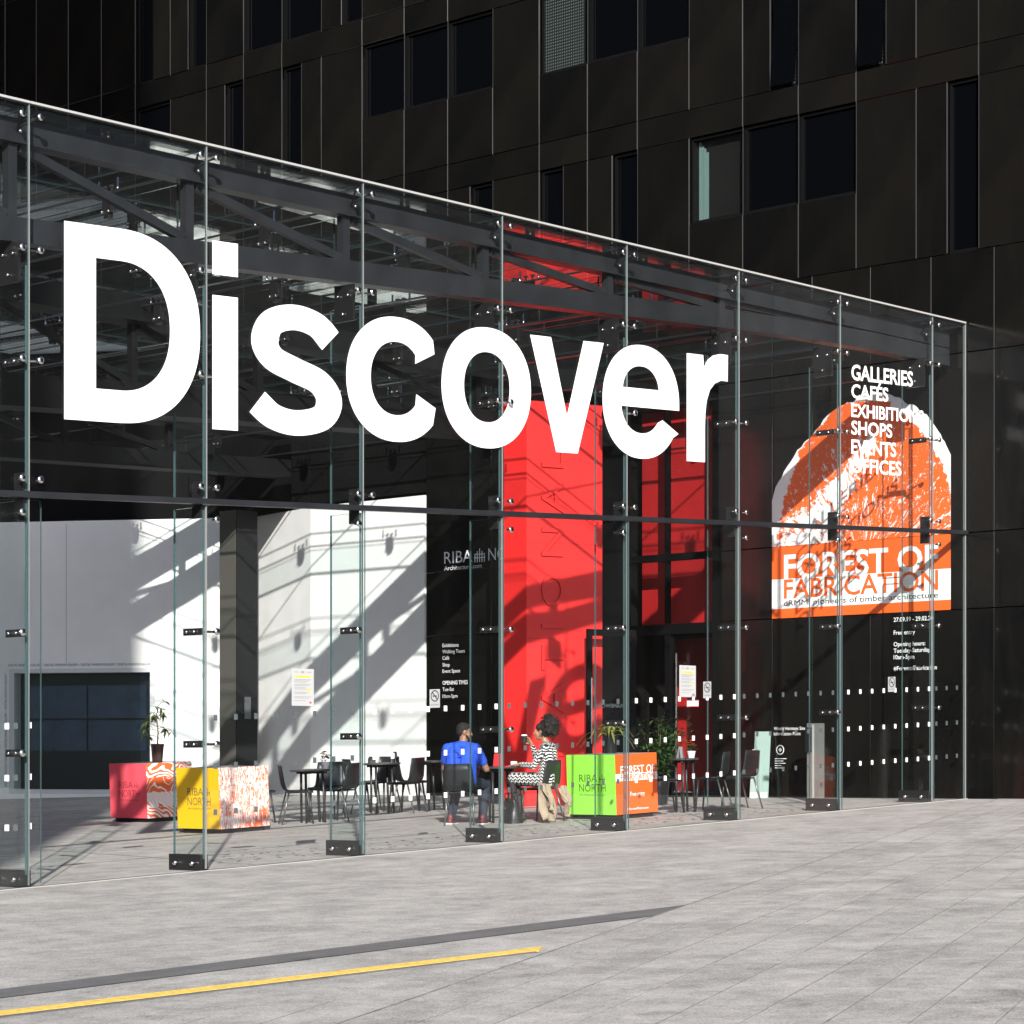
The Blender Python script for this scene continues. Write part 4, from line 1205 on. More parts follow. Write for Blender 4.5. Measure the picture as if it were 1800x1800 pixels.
def grain_mat():
    m, n, l, p = nmat('orange_wood_grain_print')
    tc = n.new('ShaderNodeTexCoord'); sp = n.new('ShaderNodeSeparateXYZ'); l.new(tc.outputs['Object'], sp.inputs[0])
    fl = mathn(n, l, 'FLOOR', mathn(n, l, 'MULTIPLY', sp.outputs['Z'], 4.6))
    off = mathn(n, l, 'MULTIPLY', fl, 3.7)
    cb = n.new('ShaderNodeCombineXYZ'); l.new(mathn(n, l, 'ADD', sp.outputs['X'], off), cb.inputs[0]); l.new(sp.outputs['Z'], cb.inputs[1])
    nz = n.new('ShaderNodeTexNoise'); nz.inputs['Scale'].default_value = 2.4; nz.inputs['Detail'].default_value = 1.5; nz.inputs['Distortion'].default_value = .4; l.new(cb.outputs[0], nz.inputs['Vector'])
    s = mathn(n, l, 'SINE', mathn(n, l, 'MULTIPLY_ADD', nz.outputs['Fac'], 60.0, mathn(n, l, 'ADD', mathn(n, l, 'MULTIPLY', sp.outputs['Z'], 70.0), mathn(n, l, 'MULTIPLY', sp.outputs['X'], mathn(n, l, 'MULTIPLY_ADD', mathn(n, l, 'SINE', mathn(n, l, 'MULTIPLY', fl, 1.9)), 60.0, 40.0)))))
    w = mathn(n, l, 'GREATER_THAN', s, mathn(n, l, 'SINE', mathn(n, l, 'MULTIPLY', fl, 2.1)))
    mx = n.new('ShaderNodeMix'); mx.data_type = 'RGBA'; mx.inputs[6].default_value = (.84, .83, .80, 1); mx.inputs[7].default_value = (.80, .14, .035, 1)
    l.new(w, mx.inputs[0]); l.new(mx.outputs[2], p.inputs['Base Color']); p.inputs['Roughness'].default_value = .5
    return m
BX = .86
def print_box(u, v, label, matL, matR, ink):
    t = thing('printed_box', label, 'box', (u, v, gz(u, v)), 0, group='printed boxes under the glass roof', tilt=True)
    m = MB(); m.box(.05, BX - .05, .05, BX - .05, 0, .06); m.build('plinth', M_BLACKMETAL, t)
    m = MB(); m.box(.012, BX, .012, BX, .06, BX); m.build('body', simple('box_carcass', (.3, .3, .3), .6) if 'box_carcass' not in MATS else MATS['box_carcass'], t)
    m = MB(); m.box(0, .0118, .0005, BX, .062, BX + .002); m.build('side_panel', matL, t)
    m = MB(); m.box(.0005, BX, 0, .0115, .061, BX + .0015); m.build('front_panel', matR, t)
    text('lettering', 'RIBA', ink, t, (-.002, .64, .50), XW, YZ, h=.10, w=.32, ref=.70)
    text('lettering', 'NORTH', ink, t, (-.002, .645, .37), XW, YZ, h=.105, w=.47, ref=.70)
    text('lettering', 'Architecture.com', ink, t, (-.002, .64, .315), XW, YZ, h=.028, w=.46, ref=.70)
    m = MB()
    for q, hh in ((-.04, .07), (0, .10), (.04, .07)): m.add([(-.002, .235 + q - .006, .495), (-.002, .235 + q + .006, .495), (-.002, .235 + q + .006, .495 + hh), (-.002, .235 + q - .006, .495 + hh)], [(0, 3, 2, 1)])
    m.add([(-.0022, .18, .53), (-.0022, .29, .53), (-.0022, .29, .54), (-.0022, .18, .54)], [(0, 3, 2, 1)])
    m.build('emblem', ink, t)
    return t
print_box(6.98, 5.35, 'yellow box with an orange bark print on its right side', M_YBOX, bark_mat(), M_INK)
print_box(8.75, 9.04, 'coral red box with a wood grain print, carrying a potted plant', M_PBOX, grain_mat(), M_INK2)
gb = print_box(10.85, 1.86, 'lime green and orange box reading forest of fabrication', M_GBOX, M_OR, M_INK3)
m = MB(); m.box(.0005, BX, -.004, -.0005, .505, .603); m.build('white_band', M_PW, gb)
text('lettering', 'FOREST OF', M_PW, gb, (.10, -.0055, .600), (1, 0, 0), YZ, h=.105, w=.71, bold=.012, ref=.70)
text('lettering', 'FABRICATION', M_OR, gb, (.10, -.007, .515), (1, 0, 0), YZ, h=.080, w=.71, bold=.014, ref=.70)
text('lettering', 'Free entry', M_PW, gb, (.29, -.0045, .30), (1, 0, 0), YZ, h=.055, w=.30, bold=.012, ref=.70)
text('lettering', '#ForestofFabrication', M_PW, gb, (.22, -.0045, .115), (1, 0, 0), YZ, h=.03, w=.44, bold=.012, ref=.70)

# ------------------------------------------------------------------ plants
def leaf_mat(name, a, b):
    m, n, l, p = nmat(name)
    geo = n.new('ShaderNodeNewGeometry')
    nz = n.new('ShaderNodeTexNoise'); nz.inputs['Scale'].default_value = 25; l.new(geo.outputs['Position'], nz.inputs['Vector'])
    mx = n.new('ShaderNodeMix'); mx.data_type = 'RGBA'; mx.inputs[6].default_value = rgb(a); mx.inputs[7].default_value = rgb(b)
    l.new(nz.outputs['Fac'], mx.inputs[0]); l.new(mx.outputs[2], p.inputs['Base Color']); p.inputs['Roughness'].default_value = .4
    tl = n.new('ShaderNodeBsdfTranslucent'); l.new(mx.outputs[2], tl.inputs[0])
    ms = n.new('ShaderNodeMixShader'); ms.inputs[0].default_value = .3
    l.new(p.outputs[0], ms.inputs[1]); l.new(tl.outputs[0], ms.inputs[2]); l.new(ms.outputs[0], n['Material Output'].inputs['Surface'])
    return m
M_LEAF = leaf_mat('olive_leaf', (.06, .085, .012), (.16, .17, .04))
M_LEAFD = leaf_mat('deep_green_leaf', (.02, .06, .014), (.07, .17, .045))
M_LEAFY = leaf_mat('striped_yellow_leaf', (.14, .18, .03), (.42, .40, .13))
M_POTB = simple('brown_pot', (.055, .025, .018), .5); M_POTW = simple('white_pot', (.8, .8, .78), .4); M_SOIL = simple('potting_soil', (.02, .014, .01), .95)
M_STEM = simple('plant_stem', (.10, .085, .03), .7)
def leaf(m, p, d, L_, w_, droop=.3, mat=0, fold=.25):
    """pointed leaf: 4 stations, folded along the midrib"""
    p = Vector(p); d = Vector(d).normalized()
    side = d.cross(Vector((0, 0, 1)))
    if side.length < .05: side = Vector((1, 0, 0))
    side.normalize(); up = side.cross(d).normalized()
    st = []
    for k, (t, ww) in enumerate(((0, .12), (.3, .9), (.62, .85), (1, .0))):
        c = p + d * L_ * t - Vector((0, 0, 1)) * droop * L_ * t * t
        st.append((c - side * w_ * ww / 2 + up * fold * w_ * ww / 2, c, c + side * w_ * ww / 2 + up * fold * w_ * ww / 2))
    b = len(m.v)
    for a in st: m.v += [tuple(q) for q in a]
    for k in range(3):
        i = b + 3 * k
        m.f += [(i, i + 1, i + 4, i + 3), (i + 1, i + 2, i + 5, i + 4)]; m.m += [mat, mat]
def rdir(el0, el1):
    a = random.uniform(0, 2 * math.pi); e = R(random.uniform(el0, el1))
    return Vector((math.cos(a) * math.cos(e), math.sin(a) * math.cos(e), math.sin(e)))
def pot(t, r0, r1, h, mat, n=18):
    m = MB(); m.lathe([(r0, 0), (r1, h * .86), (r1 * 1.06, h * .87), (r1 * 1.06, h), (r1 * .94, h), (r1 * .92, h * .9), (.01, h * .9)], n); m.build('pot', mat, t, False)
# tall plant in a brown pot on the coral box
pz = gz(9.2, 9.45) + .865
t = thing('potted_plant', 'leafy plant in a dark brown pot on the coral box', 'plant', (9.22, 9.40, pz))
pot(t, .075, .095, .27, M_POTB, 8)
m = MB(); m.tube([(0, 0, .2), (.02, .01, .45), (0, .02, .68), (.01, 0, .84)], [.012, .011, .008, .004], 6)
tips = []
for k in range(17):
    z = .34 + .48 * k / 16; d = rdir(-5, 40); L_ = random.uniform(.10, .22) * (1.15 - .5 * (k / 16))
    q = Vector((0, 0, z)); e = q + d * L_; m.tube([q, q + d * L_ * .6 + Vector((0, 0, .02)), e], [.005, .004, .003], 5); tips.append((e, d))
m.build('stem', M_STEM, t, True)
m = MB()
for e, d in tips:
    for k in range(6): leaf(m, e, (d * .5 + rdir(-45, 25)), random.uniform(.09, .15), random.uniform(.028, .042), random.uniform(.2, .7))
m.build('foliage', M_LEAF, t)
# spiky plant on the green box
pz = gz(11.3, 2.3) + .865
t = thing('potted_plant', 'arching striped plant in a black pot on the green box', 'plant', (11.42, 2.46, pz))
pot(t, .085, .105, .24, M_BLACKMETAL, 18)
m = MB()
for k in range(34):
    d = rdir(25, 82); L_ = random.uniform(.36, .62); sd_ = d.cross(Vector((0, 0, 1))).normalized(); p_ = []
    for q in range(6):
        tt = q / 5; p_.append((Vector((0, 0, .22)) + d * L_ * tt - Vector((0, 0, 1)) * L_ * .75 * tt ** 2.4, .026 * (1 - tt) ** .6 + .001))
    b = len(m.v)
    for c, w_ in p_: m.v += [tuple(c - sd_ * w_), tuple(c + Vector((0, 0, -.006))), tuple(c + sd_ * w_)]
    for q in range(5):
        i = b + 3 * q; m.f += [(i, i + 1, i + 4, i + 3), (i + 1, i + 2, i + 5, i + 4)]; m.m += [0, 0]
m.build('foliage', M_LEAFY, t)
# shrub by the entrance
t = thing('potted_shrub', 'dense dark green shrub by the entrance doors behind the orange box', 'plant', (14.25, 3.98, gz(14.25, 3.98)))
pot(t, .15, .19, .42, M_BLACKMETAL, 18)
m = MB(); stems = []
for k in range(9):
    d = rdir(55, 88); e = Vector((0, 0, .35)) + d * random.uniform(.6, 1.05); m.tube([(0, 0, .35), Vector((0, 0, .35)) + d * .4, e], [.014, .010, .005], 6); stems.append((Vector((0, 0, .35)), e))
m.build('stem', M_STEM, t, True)
m = MB()
for a, e in stems:
    for k in range(80):
        q = a.lerp(e, random.uniform(.2, 1.05)) + rdir(-60, 60) * random.uniform(.02, .17); leaf(m, q, rdir(-30, 50), random.uniform(.06, .10), random.uniform(.04, .06), .3)
m.build('foliage', M_LEAFD, t)
def flowers(u, v, tz_, col, nm, label):
    t = thing('flower_pot', label, 'flowers', (u, v, gz(u, v) + tz_))
    pot(t, .042, .058, .095, M_POTW, 16)
    m = MB()
    for k in range(26): leaf(m, Vector((0, 0, .10)) + rdir(0, 80) * .06, rdir(-5, 70), random.uniform(.05, .08), random.uniform(.03, .04), .3)
    m.build('foliage', M_LEAFD, t)
    m = MB()
    for k in range(16):
        c = Vector((0, 0, .15)) + rdir(10, 90) * random.uniform(.06, .10)
        for q in range(6):
            leaf(m, c, (math.cos(q * 1.047), math.sin(q * 1.047), .4), .040, .032, .1)
    m.build('blossom', simple(nm, col, .6), t)
flowers(9.43, 5.98, TT, (.62, .07, .05), 'red_petal', 'small white pot of red flowers on the left table')
flowers(12.72, 2.10, TT, (.90, .22, .03), 'orange_petal', 'small white pot of orange flowers on the small right table')
def card(u, v, zt_, deg, w_, h_, mat, name, label, cat, lean=12):
    t = thing(name, label, cat, (u, v, gz(u, v) + zt_), ang(deg))
    m = MB(); s = math.sin(R(lean)) * h_
    m.hexa([(-w_ / 2, 0, 0), (w_ / 2, 0, 0), (w_ / 2, .006, 0), (-w_ / 2, .006, 0), (-w_ / 2, -s, h_), (w_ / 2, -s, h_), (w_ / 2, -s + .006, h_), (-w_ / 2, -s + .006, h_)]); m.build('front_leaf', mat, t)
    m = MB(); m.hexa([(-w_ / 2, -2 * s, 0), (w_ / 2, -2 * s, 0), (w_ / 2, -2 * s + .006, 0), (-w_ / 2, -2 * s + .006, 0), (-w_ / 2, -s - .007, h_), (w_ / 2, -s - .007, h_), (w_ / 2, -s - .001, h_), (-w_ / 2, -s - .001, h_)]); m.build('back_leaf', mat, t)
M_CARD = simple('grey_card', (.30, .30, .30), .6); M_REDC = simple('red_card', (.72, .035, .04), .5)
card(11.72, 6.98, TT, 160, .10, .16, M_CARD, 'menu_card', 'grey folded menu card on the table by the white wall', 'menu card')
card(12.56, 2.20, TT, 150, .10, .16, M_CARD, 'menu_card', 'grey folded menu card on the small right table', 'menu card')
card(10.12, 3.30, TT, 60, .12, .17, M_REDC, 'menu_card', 'red folded menu card on the table between the people', 'menu card')
t = thing('condiment_box', 'small black box on the table by the white wall', 'box', (11.40, 7.10, gz(11.4, 7.1) + TT), ang(10))
m = MB(); m.box(-.07, .07, -.05, .05, 0, .075); m.build('body', M_PLAS, t); m = MB(); m.box(-.055, .055, -.04, .04, .076, .10); m.build('contents', M_BLACKMETAL, t)
def cup(loc, label, mat, hand=False):
    t = thing('paper_cup' if hand else 'white_cup', label, 'cup', loc)
    if hand:
        m = MB(); m.lathe([(.028, 0), (.040, .095)], 18); m.build('body', mat, t, False)
        m = MB(); m.lathe([(.043, .0955), (.043, .103), (.037, .105), (.035, .113)], 18); m.build('lid', M_POTW, t)
    else:
        m = MB(); m.lathe([(.028, 0), (.042, .02), (.045, .06), (.042, .06), (.03, .012)], 18); m.build('body', mat, t, False)
        m = MB(); m.tube([(.043, 0, .05), (.065, 0, .045), (.065, 0, .02), (.040, 0, .015)], .005, 6); m.build('handle', mat, t, True)
        m = MB(); m.lathe([(.05, -.004), (.07, .002), (.068, .004), (.03, .0)], 18); m.build('saucer', mat, t)
    return t
cup((10.16, 3.08, gz(10.1, 3.1) + TT + .005), 'white cup and saucer on the table between the people', M_POTW)
t = thing('red_phone', 'red phone case on the table edge by the man', 'phone', (9.93, 3.02, gz(9.9, 3.0) + TT + .002), ang(30))
m = MB(); m.box(-.075, .075, -.037, .037, 0, .011); m.build('case', M_REDC, t); m = MB(); m.box(-.069, .069, -.032, .032, .0112, .0125); m.build('screen', M_DARKGLASS, t)

# ------------------------------------------------------------------ post, boards, stickers and notices
t = thing('entry_post', 'grey steel entry post with a dark reader behind the glass', 'post', (15.5, 2.06, gz(15.5, 2.06)))
M_STL = simple('brushed_steel', (.40, .40, .39), .4, .7)
m = MB(); m.box(0, .13, -.11, .11, 0, 1.14); m.build('pillar', M_STL, t)
m = MB(); m.box(-.012, -.0005, -.012, .012, .05, 1.12); m.build('cover_joint', M_RAIL, t)
m = MB(); m.box(-.045, -.0006, .02, .11, .72, 1.08); m.build('reader', M_BLACKMETAL, t)
M_MINT = simple('pale_mint_board', (.40, .52, .475), .3)
for nm, u, v0, v1, z1, lab in (('tall', 16.22, 3.44, 3.73, 2.50, 'taller pale mint board leaning on the black wall'), ('short', 16.10, 3.50, 3.69, 2.23, 'shorter pale mint board in front of the taller one')):
    zb = gz(u, v0)
    t = thing('leaning_board', lab, 'board', (u, v0, zb), 0, group='pale boards by the entrance')
    m = MB(); m.hexa([(0, 0, 0), (.02, 0, 0), (.02, v1 - v0, 0), (0, v1 - v0, 0), (.07, 0, z1 - zb), (.09, 0, z1 - zb), (.09, v1 - v0, z1 - zb), (.07, v1 - v0, z1 - zb)]); m.build('sheet', M_MINT, t)
    m = MB(); m.hexa([(-.004, .01, .01), (-.0005, .01, .01), (-.0005, v1 - v0 - .01, .01), (-.004, v1 - v0 - .01, .01), (.003, .01, .09), (.0065, .01, .09), (.0065, v1 - v0 - .01, .09), (.003, v1 - v0 - .01, .09)]); m.build('base_strip', M_VINYL, t)
M_STK = simple('grey_sticker', (.36, .36, .36), .5)
def sticker(u0, u1, z0, z1, label):
    t = thing('no_smoking_sticker', label, 'sticker', (0, 0, 0), group='no smoking stickers')
    v = -.0135 - (.032 if int(u0 // W) % 2 == 0 else 0)
    s = SL
    def q(a, b, dv): return (u0 + (u1 - u0) * a, v - dv, z0 + (z1 - z0) * b + s * (u1 - u0) * a)
    m = MB(); m.add([q(0, 0, 0), q(1, 0, 0), q(1, 1, 0), q(0, 1, 0)], [(0, 1, 2, 3)]); m.build('backing', M_STK, t)
    m = MB(); asp = (u1 - u0) / (z1 - z0)
    for k in range(20):
        t0, t1 = R(18 * k), R(18 * (k + 1))
        m.add([q(.5 + math.cos(tt) * r, .64 + math.sin(tt) * r * asp, .0008) for tt, r in ((t0, .32), (t1, .32), (t1, .40), (t0, .40))], [(0, 1, 2, 3)])
    m.add([q(.5 + a, .64 + b * asp, .0009) for a, b in ((-.26, .20), (-.20, .26), (.26, -.20), (.20, -.26))], [(3, 2, 1, 0)])
    m.add([q(.5 + a, .64 + b * asp, .0007) for a, b in ((-.22, -.05), (.22, -.05), (.22, .03), (-.22, .03))], [(0, 1, 2, 3)])
    m.build('symbol', M_BLACKV, t)
    text('lettering', 'NO SMOKING', M_BLACKV, t, q(.1, .12, .0008), (1, 0, SL), YZ, h=.018, w=(u1 - u0) * .8, ref=.7)
sticker(5.419, 5.582, 2.602, 2.808, 'no smoking sticker left of the opening times lettering')
sticker(10.296, 10.456, 2.812, 3.02, 'no smoking sticker right of the paper notice at the entrance')
sticker(14.353, 14.531, 2.985, 3.19, 'no smoking sticker below the poster lettering')
M_PAPER = simple('grey_white_paper', (.40, .40, .395), .6); M_YLW = simple('yellow_marker', (.80, .58, .03), .6); M_GTXT = simple('grey_print', (.22, .22, .22), .7)
def notice(u0, u1, z0, z1, label, front=True):
    t = thing('paper_notice', label, 'notice', (0, 0, 0), group='paper notices on the glass')
    v = -.0135 - (.032 if int(u0 // W) % 2 == 0 else 0)
    def q(a, b, dv): return (u0 + (u1 - u0) * a, v - dv, z0 + (z1 - z0) * b)
    def rect(m, a0, a1, b0, b1, dv): m.add([q(a0, b0, dv), q(a1, b0, dv), q(a1, b1, dv), q(a0, b1, dv)], [(0, 1, 2, 3)])
    m = MB(); rect(m, 0, 1, 0, 1, 0); m.build('sheet', M_PAPER, t)
    m = MB(); rect(m, .15, .86, .76, .81, .0008); rect(m, .68, .86, .40, .45, .0008); m.build('highlight', M_YLW, t)
    text('lettering', 'WAITING LINE', M_BLACKV, t, q(.30, .768, .0012), (1, 0, 0), YZ, h=.012, w=(u1 - u0) * .42, ref=.7)
    m = MB()
    for k, b in enumerate((.70, .665, .63, .57, .535, .48, .445, .36, .325, .24, .205, .13)):
        rect(m, .12, .88 - .12 * ((k * 7) % 3), b, b + .012, .0009)
    rect(m, .14, .28, .90, .915, .0009); rect(m, .42, .56, .885, .93, .0009); rect(m, .68, .88, .90, .915, .0009)
    m.build('print', M_GTXT, t)
    m = MB(); rect(m, .80, .88, .07, .12, .001); m.build('stamp', M_REDC, t)
notice(3.382, 3.70, 2.59, 2.985, 'white paper notice with yellow highlights in front of the white walls')
notice(9.821, 10.148, 2.82, 3.215, 'white paper notice with yellow highlights in front of the entrance door')
t = thing('hanging_sign', 'small red and white sign hanging below the entrance notice', 'sign', (0, 0, 0))
m = MB(); m.add([(9.96, -.05, 2.70), (10.20, -.05, 2.705), (10.20, -.05, 2.785), (9.96, -.05, 2.78)], [(0, 1, 2, 3)]); m.build('plate', M_VINYL, t)
m = MB()
for a in ((9.96, 10.20, 2.703, 2.712), (9.96, 10.20, 2.772, 2.782), (9.96, 9.97, 2.712, 2.772), (10.19, 10.20, 2.712, 2.772)): m.add([(a[0], -.051, a[2]), (a[1], -.051, a[2]), (a[1], -.051, a[3]), (a[0], -.051, a[3])], [(0, 1, 2, 3)])
m.build('border', M_REDC, t)
text('lettering', 'CLOSED', M_REDC, t, (10.0, -.0512, 2.722), (1, 0, 0), YZ, h=.035, w=.16, bold=.01, ref=.7)
m = MB(); m.tube([(10.0, -.05, 2.78), (10.10, -.05, 2.86), (10.17, -.05, 2.785)], .003, 5); m.build('cord', M_BLACKMETAL, t)

# ------------------------------------------------------------------ people
def skin(mb, name, mats, parent, vox=.007, it=4, matfn=None):
    me = mb.mesh('tmp', mats if not isinstance(mats, list) else mats[0])
    o = bpy.data.objects.new('tmp', me); COL.objects.link(o)
    r = o.modifiers.new('r', 'REMESH'); r.mode = 'VOXEL'; r.voxel_size = vox; r.use_smooth_shade = True
    s = o.modifiers.new('s', 'SMOOTH'); s.factor = .5; s.iterations = it
    dg = bpy.context.evaluated_depsgraph_get(); dg.update()
    nm = bpy.data.meshes.new_from_object(o.evaluated_get(dg))
    bpy.data.objects.remove(o); bpy.data.meshes.remove(me)
    nm.name = name
    nm.materials.clear()
    for q in (mats if isinstance(mats, list) else [mats]): nm.materials.append(q)
    nm.polygons.foreach_set('use_smooth', [True] * len(nm.polygons))
    if matfn:
        nm.polygons.foreach_set('material_index', [matfn(p.center) for p in nm.polygons])
    return link(name, nm, parent)
def skin_mat(name, c):
    m = simple(name, c, .5, var=.08, vscale=20)
    p = m.node_tree.nodes['Principled BSDF']; p.inputs['Subsurface Weight'].default_value = .08; p.inputs['Subsurface Radius'].default_value = (.012, .005, .003)
    return m
M_SKIN1 = skin_mat('brown_skin', (.30, .145, .085)); M_SKIN2 = skin_mat('warm_brown_skin', (.40, .20, .115))
M_HAIR = simple('black_hair', (.010, .007, .006), .75, var=.3, vscale=60, bump=.5, bscale=160)
M_BLUE = simple('royal_blue_jersey', (.018, .075, .52), .8, var=.12, vscale=9, bump=.5, bscale=9)
M_JEAN = simple('dark_navy_denim', (.018, .024, .040), .85, var=.2, vscale=20)
M_SHOE = simple('maroon_trainer', (.14, .022, .028), .5); M_TIGHT = simple('dark_tights', (.020, .016, .018), .7)
M_EYE = simple('eye_white', (.75, .74, .72), .2); M_PUP = simple('dark_iris', (.012, .008, .006), .1)
def dress_mat():
    m, n, l, p = nmat('black_white_chevron_knit')
    tc = n.new('ShaderNodeTexCoord'); sp = n.new('ShaderNodeSeparateXYZ'); l.new(tc.outputs['Object'], sp.inputs[0])
    # columns of slanted dashes
    xx = mathn(n, l, 'ADD', mathn(n, l, 'MULTIPLY', sp.outputs['Y'], 1.0), mathn(n, l, 'MULTIPLY', sp.outputs['X'], .9))
    cx = mathn(n, l, 'MULTIPLY', xx, 30.0)
    par = mathn(n, l, 'MODULO', mathn(n, l, 'ABSOLUTE', mathn(n, l, 'FLOOR', cx)), 2.0)
    sgn = mathn(n, l, 'MULTIPLY_ADD', par, 2.0, -1.0)
    fx = mathn(n, l, 'FRACT', cx)
    zz = mathn(n, l, 'ADD', mathn(n, l, 'MULTIPLY', sp.outputs['Z'], 24.0), mathn(n, l, 'MULTIPLY', mathn(n, l, 'MULTIPLY', fx, sgn), .75))
    fz = mathn(n, l, 'FRACT', zz)
    a = mathn(n, l, 'LESS_THAN', fz, .42)
    b = mathn(n, l, 'GREATER_THAN', fx, .14)
    w = mathn(n, l, 'MULTIPLY', a, b)
    mx = n.new('ShaderNodeMix'); mx.data_type = 'RGBA'; mx.inputs[6].default_value = (.012, .012, .013, 1); mx.inputs[7].default_value = (.72, .71, .69, 1)
    l.new(w, mx.inputs[0]); l.new(mx.outputs[2], p.inputs['Base Color']); p.inputs['Roughness'].default_value = .85
    return m
M_DRESS = dress_mat()
V = Vector
def hand(m, wrist, d, palm_n, L_=.17, curl=.5, grip=None):
    """palm, four fingers of different length and a thumb from the side of the palm"""
    w = V(wrist); d = V(d).normalized(); n_ = V(palm_n).normalized(); s = d.cross(n_).normalized(); n_ = s.cross(d).normalized()
    pl = L_ * .50
    for k in (-1, 0, 1): m.capsule(w + s * k * .014, w + d * pl + s * k * .022, .015, .0135)
    for k, (off, ln) in enumerate(((-.032, .92), (-.011, 1.04), (.011, 1.0), (.031, .80))):
        p0 = w + d * pl * .95 + s * off
        fl = L_ * .46 * ln; d1 = (d + n_ * curl * .55).normalized(); d2 = (d + n_ * curl * 1.5).normalized(); d3 = (d * .6 + n_ * curl * 2.2).normalized()
        p1 = p0 + d1 * fl * .45; p2 = p1 + d2 * fl * .32; p3 = p2 + d3 * fl * .26
        m.capsule(p0, p1, .0098, .0092); m.capsule(p1, p2, .0092, .0085); m.capsule(p2, p3, .0085, .0072)
    t0 = w + d * pl * .25 - s * .026; t1 = t0 + (d * .6 - s * .7 + n_ * .5).normalized() * .045; t2 = t1 + (d * .9 - s * .1 + n_ * .6).normalized() * .034
    m.capsule(t0, t1, .0135, .0105); m.capsule(t1, t2, .0105, .0085)
def head(m, c, yaw, pitch=0.0, sc_=1.0, fem=False):
    """skull, jaw, nose, brow, lips, ears; returns the head frame"""
    q = Quaternion((0, 0, 1), yaw) @ Quaternion((1, 0, 0), pitch)
    c = V(c)
    rot = q.to_matrix()
    def P(x, y, z): return c + rot @ (V((x, y, z)) * sc_)
    m.blob(P(0, -.012, .028), tuple(k * sc_ for k in (.074, .094, .092)), 20, 14, rot=rot)
    m.blob(P(0, .022, -.035), tuple(k * sc_ for k in (.060, .064, .082)), 18, 12, rot=rot)
    m.blob(P(0, .052, -.085), tuple(k * sc_ for k in (.034 if fem else .042, .034, .028)), 14, 10, rot=rot)
    m.capsule(P(0, .082, .010), P(0, .103, -.028), .0095 * sc_, .0145 * sc_)
    for s in (-1, 1):
        m.capsule(P(s * .014, .094, -.033), P(s * .010, .096, -.034), .009 * sc_, .009 * sc_)
        m.capsule(P(s * .012, .080, .022), P(s * .046, .066, .022), .010 * sc_, .009 * sc_)
        m.blob(P(s * .036, .058, -.028), tuple(k * sc_ for k in (.024, .022, .024)), 12, 8, rot=rot)
        m.blob(P(s * .077, -.008, -.008), tuple(k * sc_ for k in (.010, .020, .032)), 12, 8, rot=rot)
    m.capsule(P(-.018, .084, -.060), P(.018, .084, -.060), .008 * sc_, .008 * sc_)
    m.capsule(P(-.015, .081, -.071), P(.015, .081, -.071), .0085 * sc_, .0085 * sc_)
    return P, rot
def eyes(P, rot, parent, sc_=1.0):
    for s in (-1, 1):
        m = MB(); m.blob(P(s * .031, .073, .004), tuple(k * sc_ for k in (.0125, .0105, .0075)), 10, 8, rot=rot); e = m.build('eye', M_EYE, parent, True)
        m = MB(); m.blob(P(s * .031, .0815, .004), tuple(k * sc_ for k in (.0058, .0035, .0058)), 8, 6, rot=rot); m.build('iris', M_PUP, e, True)

# ---- man in the blue polo shirt, seen from behind, head turned to his right
mu, mv = 9.42, 3.29
man = thing('person', 'person in a royal blue polo shirt and dark trousers, seated with back turned', 'person', (mu, mv, gz(mu, mv)), ang(74))
hipL, hipR = V((-.10, -.06, .555)), V((.10, -.06, .555)); kneeL, kneeR = V((-.20, .36, .53)), V((.20, .34, .53)); ankL, ankR = V((-.22, .14, .09)), V((.22, .12, .09))
shL, shR = V((-.195, -.10, 1.005)), V((.195, -.10, 1.005)); elL, elR = V((-.285, .05, .755)), V((.305, .02, .735)); wrL, wrR = V((-.12, .29, .795)), V((.12, .27, .795))
hc = V((.02, -.045, 1.225))
m = MB()
P, rot = head(m, hc, R(-62), R(-4), 1.0)
m.capsule((0, -.075, 1.02), hc + V((0, -.012, -.05)), .058, .054)
def torso(m, g=0.0, fem=False):
    sh = .15 if not fem else .125
    for s in (-1, 1):
        m.capsule((s * .075, -.10, .58), (s * .085, -.115, .80), .115 + g, .112 + g)
        m.capsule((s * .085, -.115, .80), (s * (sh - .055), -.105, .955), .112 + g, .095 + g)
        m.capsule((s * .03, -.09, 1.04), (s * (sh + .03), -.10, 1.0), .055 + g, .066 + g)
torso(m)
for sh, el, wr, s in ((shL, elL, wrL, -1), (shR, elR, wrR, 1)):
    m.capsule(sh, el, .056, .043); m.capsule(el, wr, .044, .027)
    hand(m, wr, V((-s * .75, .6, -.08)), V((0, .1, -1)), .18, .35)
for h, k, a in ((hipL, kneeL, ankL), (hipR, kneeR, ankR)):
    m.capsule(h, k, .085, .06); m.capsule(k, a, .058, .04); m.capsule(a + V((0, -.02, -.045)), a + V((0, .13, -.055)), .032, .028)
body = skin(m, 'body', M_SKIN1, man, .0075, 3)
eyes(P, rot, body)
m = MB(); torso(m, .014)
m.capsule((-.035, -.10, 1.05), (.035, -.10, 1.05), .060, .060)
for sh, el in ((shL, elL), (shR, elR)):
    e = sh.lerp(el, .62); m.capsule(sh, e, .074, .068)
for k in range(8):     # soft creases across the back
    a = V((random.uniform(-.15, .08), -.212, random.uniform(.86, .98))); m.capsule(a, a + V((random.uniform(.05, .12), .0, random.uniform(-.06, .06))), .012, .006)
shirt = skin(m, 'polo_shirt', M_BLUE, man, .009, 3)
m = MB()
for k in range(12):
    a0, a1 = R(20 + k * 26.7), R(20 + (k + 1) * 26.7)
    c = V((0, -.085, 1.10))
    m.capsule(c + V((math.sin(a0) * .064, -math.cos(a0) * .062, -.01)), c + V((math.sin(a1) * .064, -math.cos(a1) * .062, -.01)), .015, .015)
skin(m, 'collar', M_BLUE, shirt, .006, 2)
m = MB()
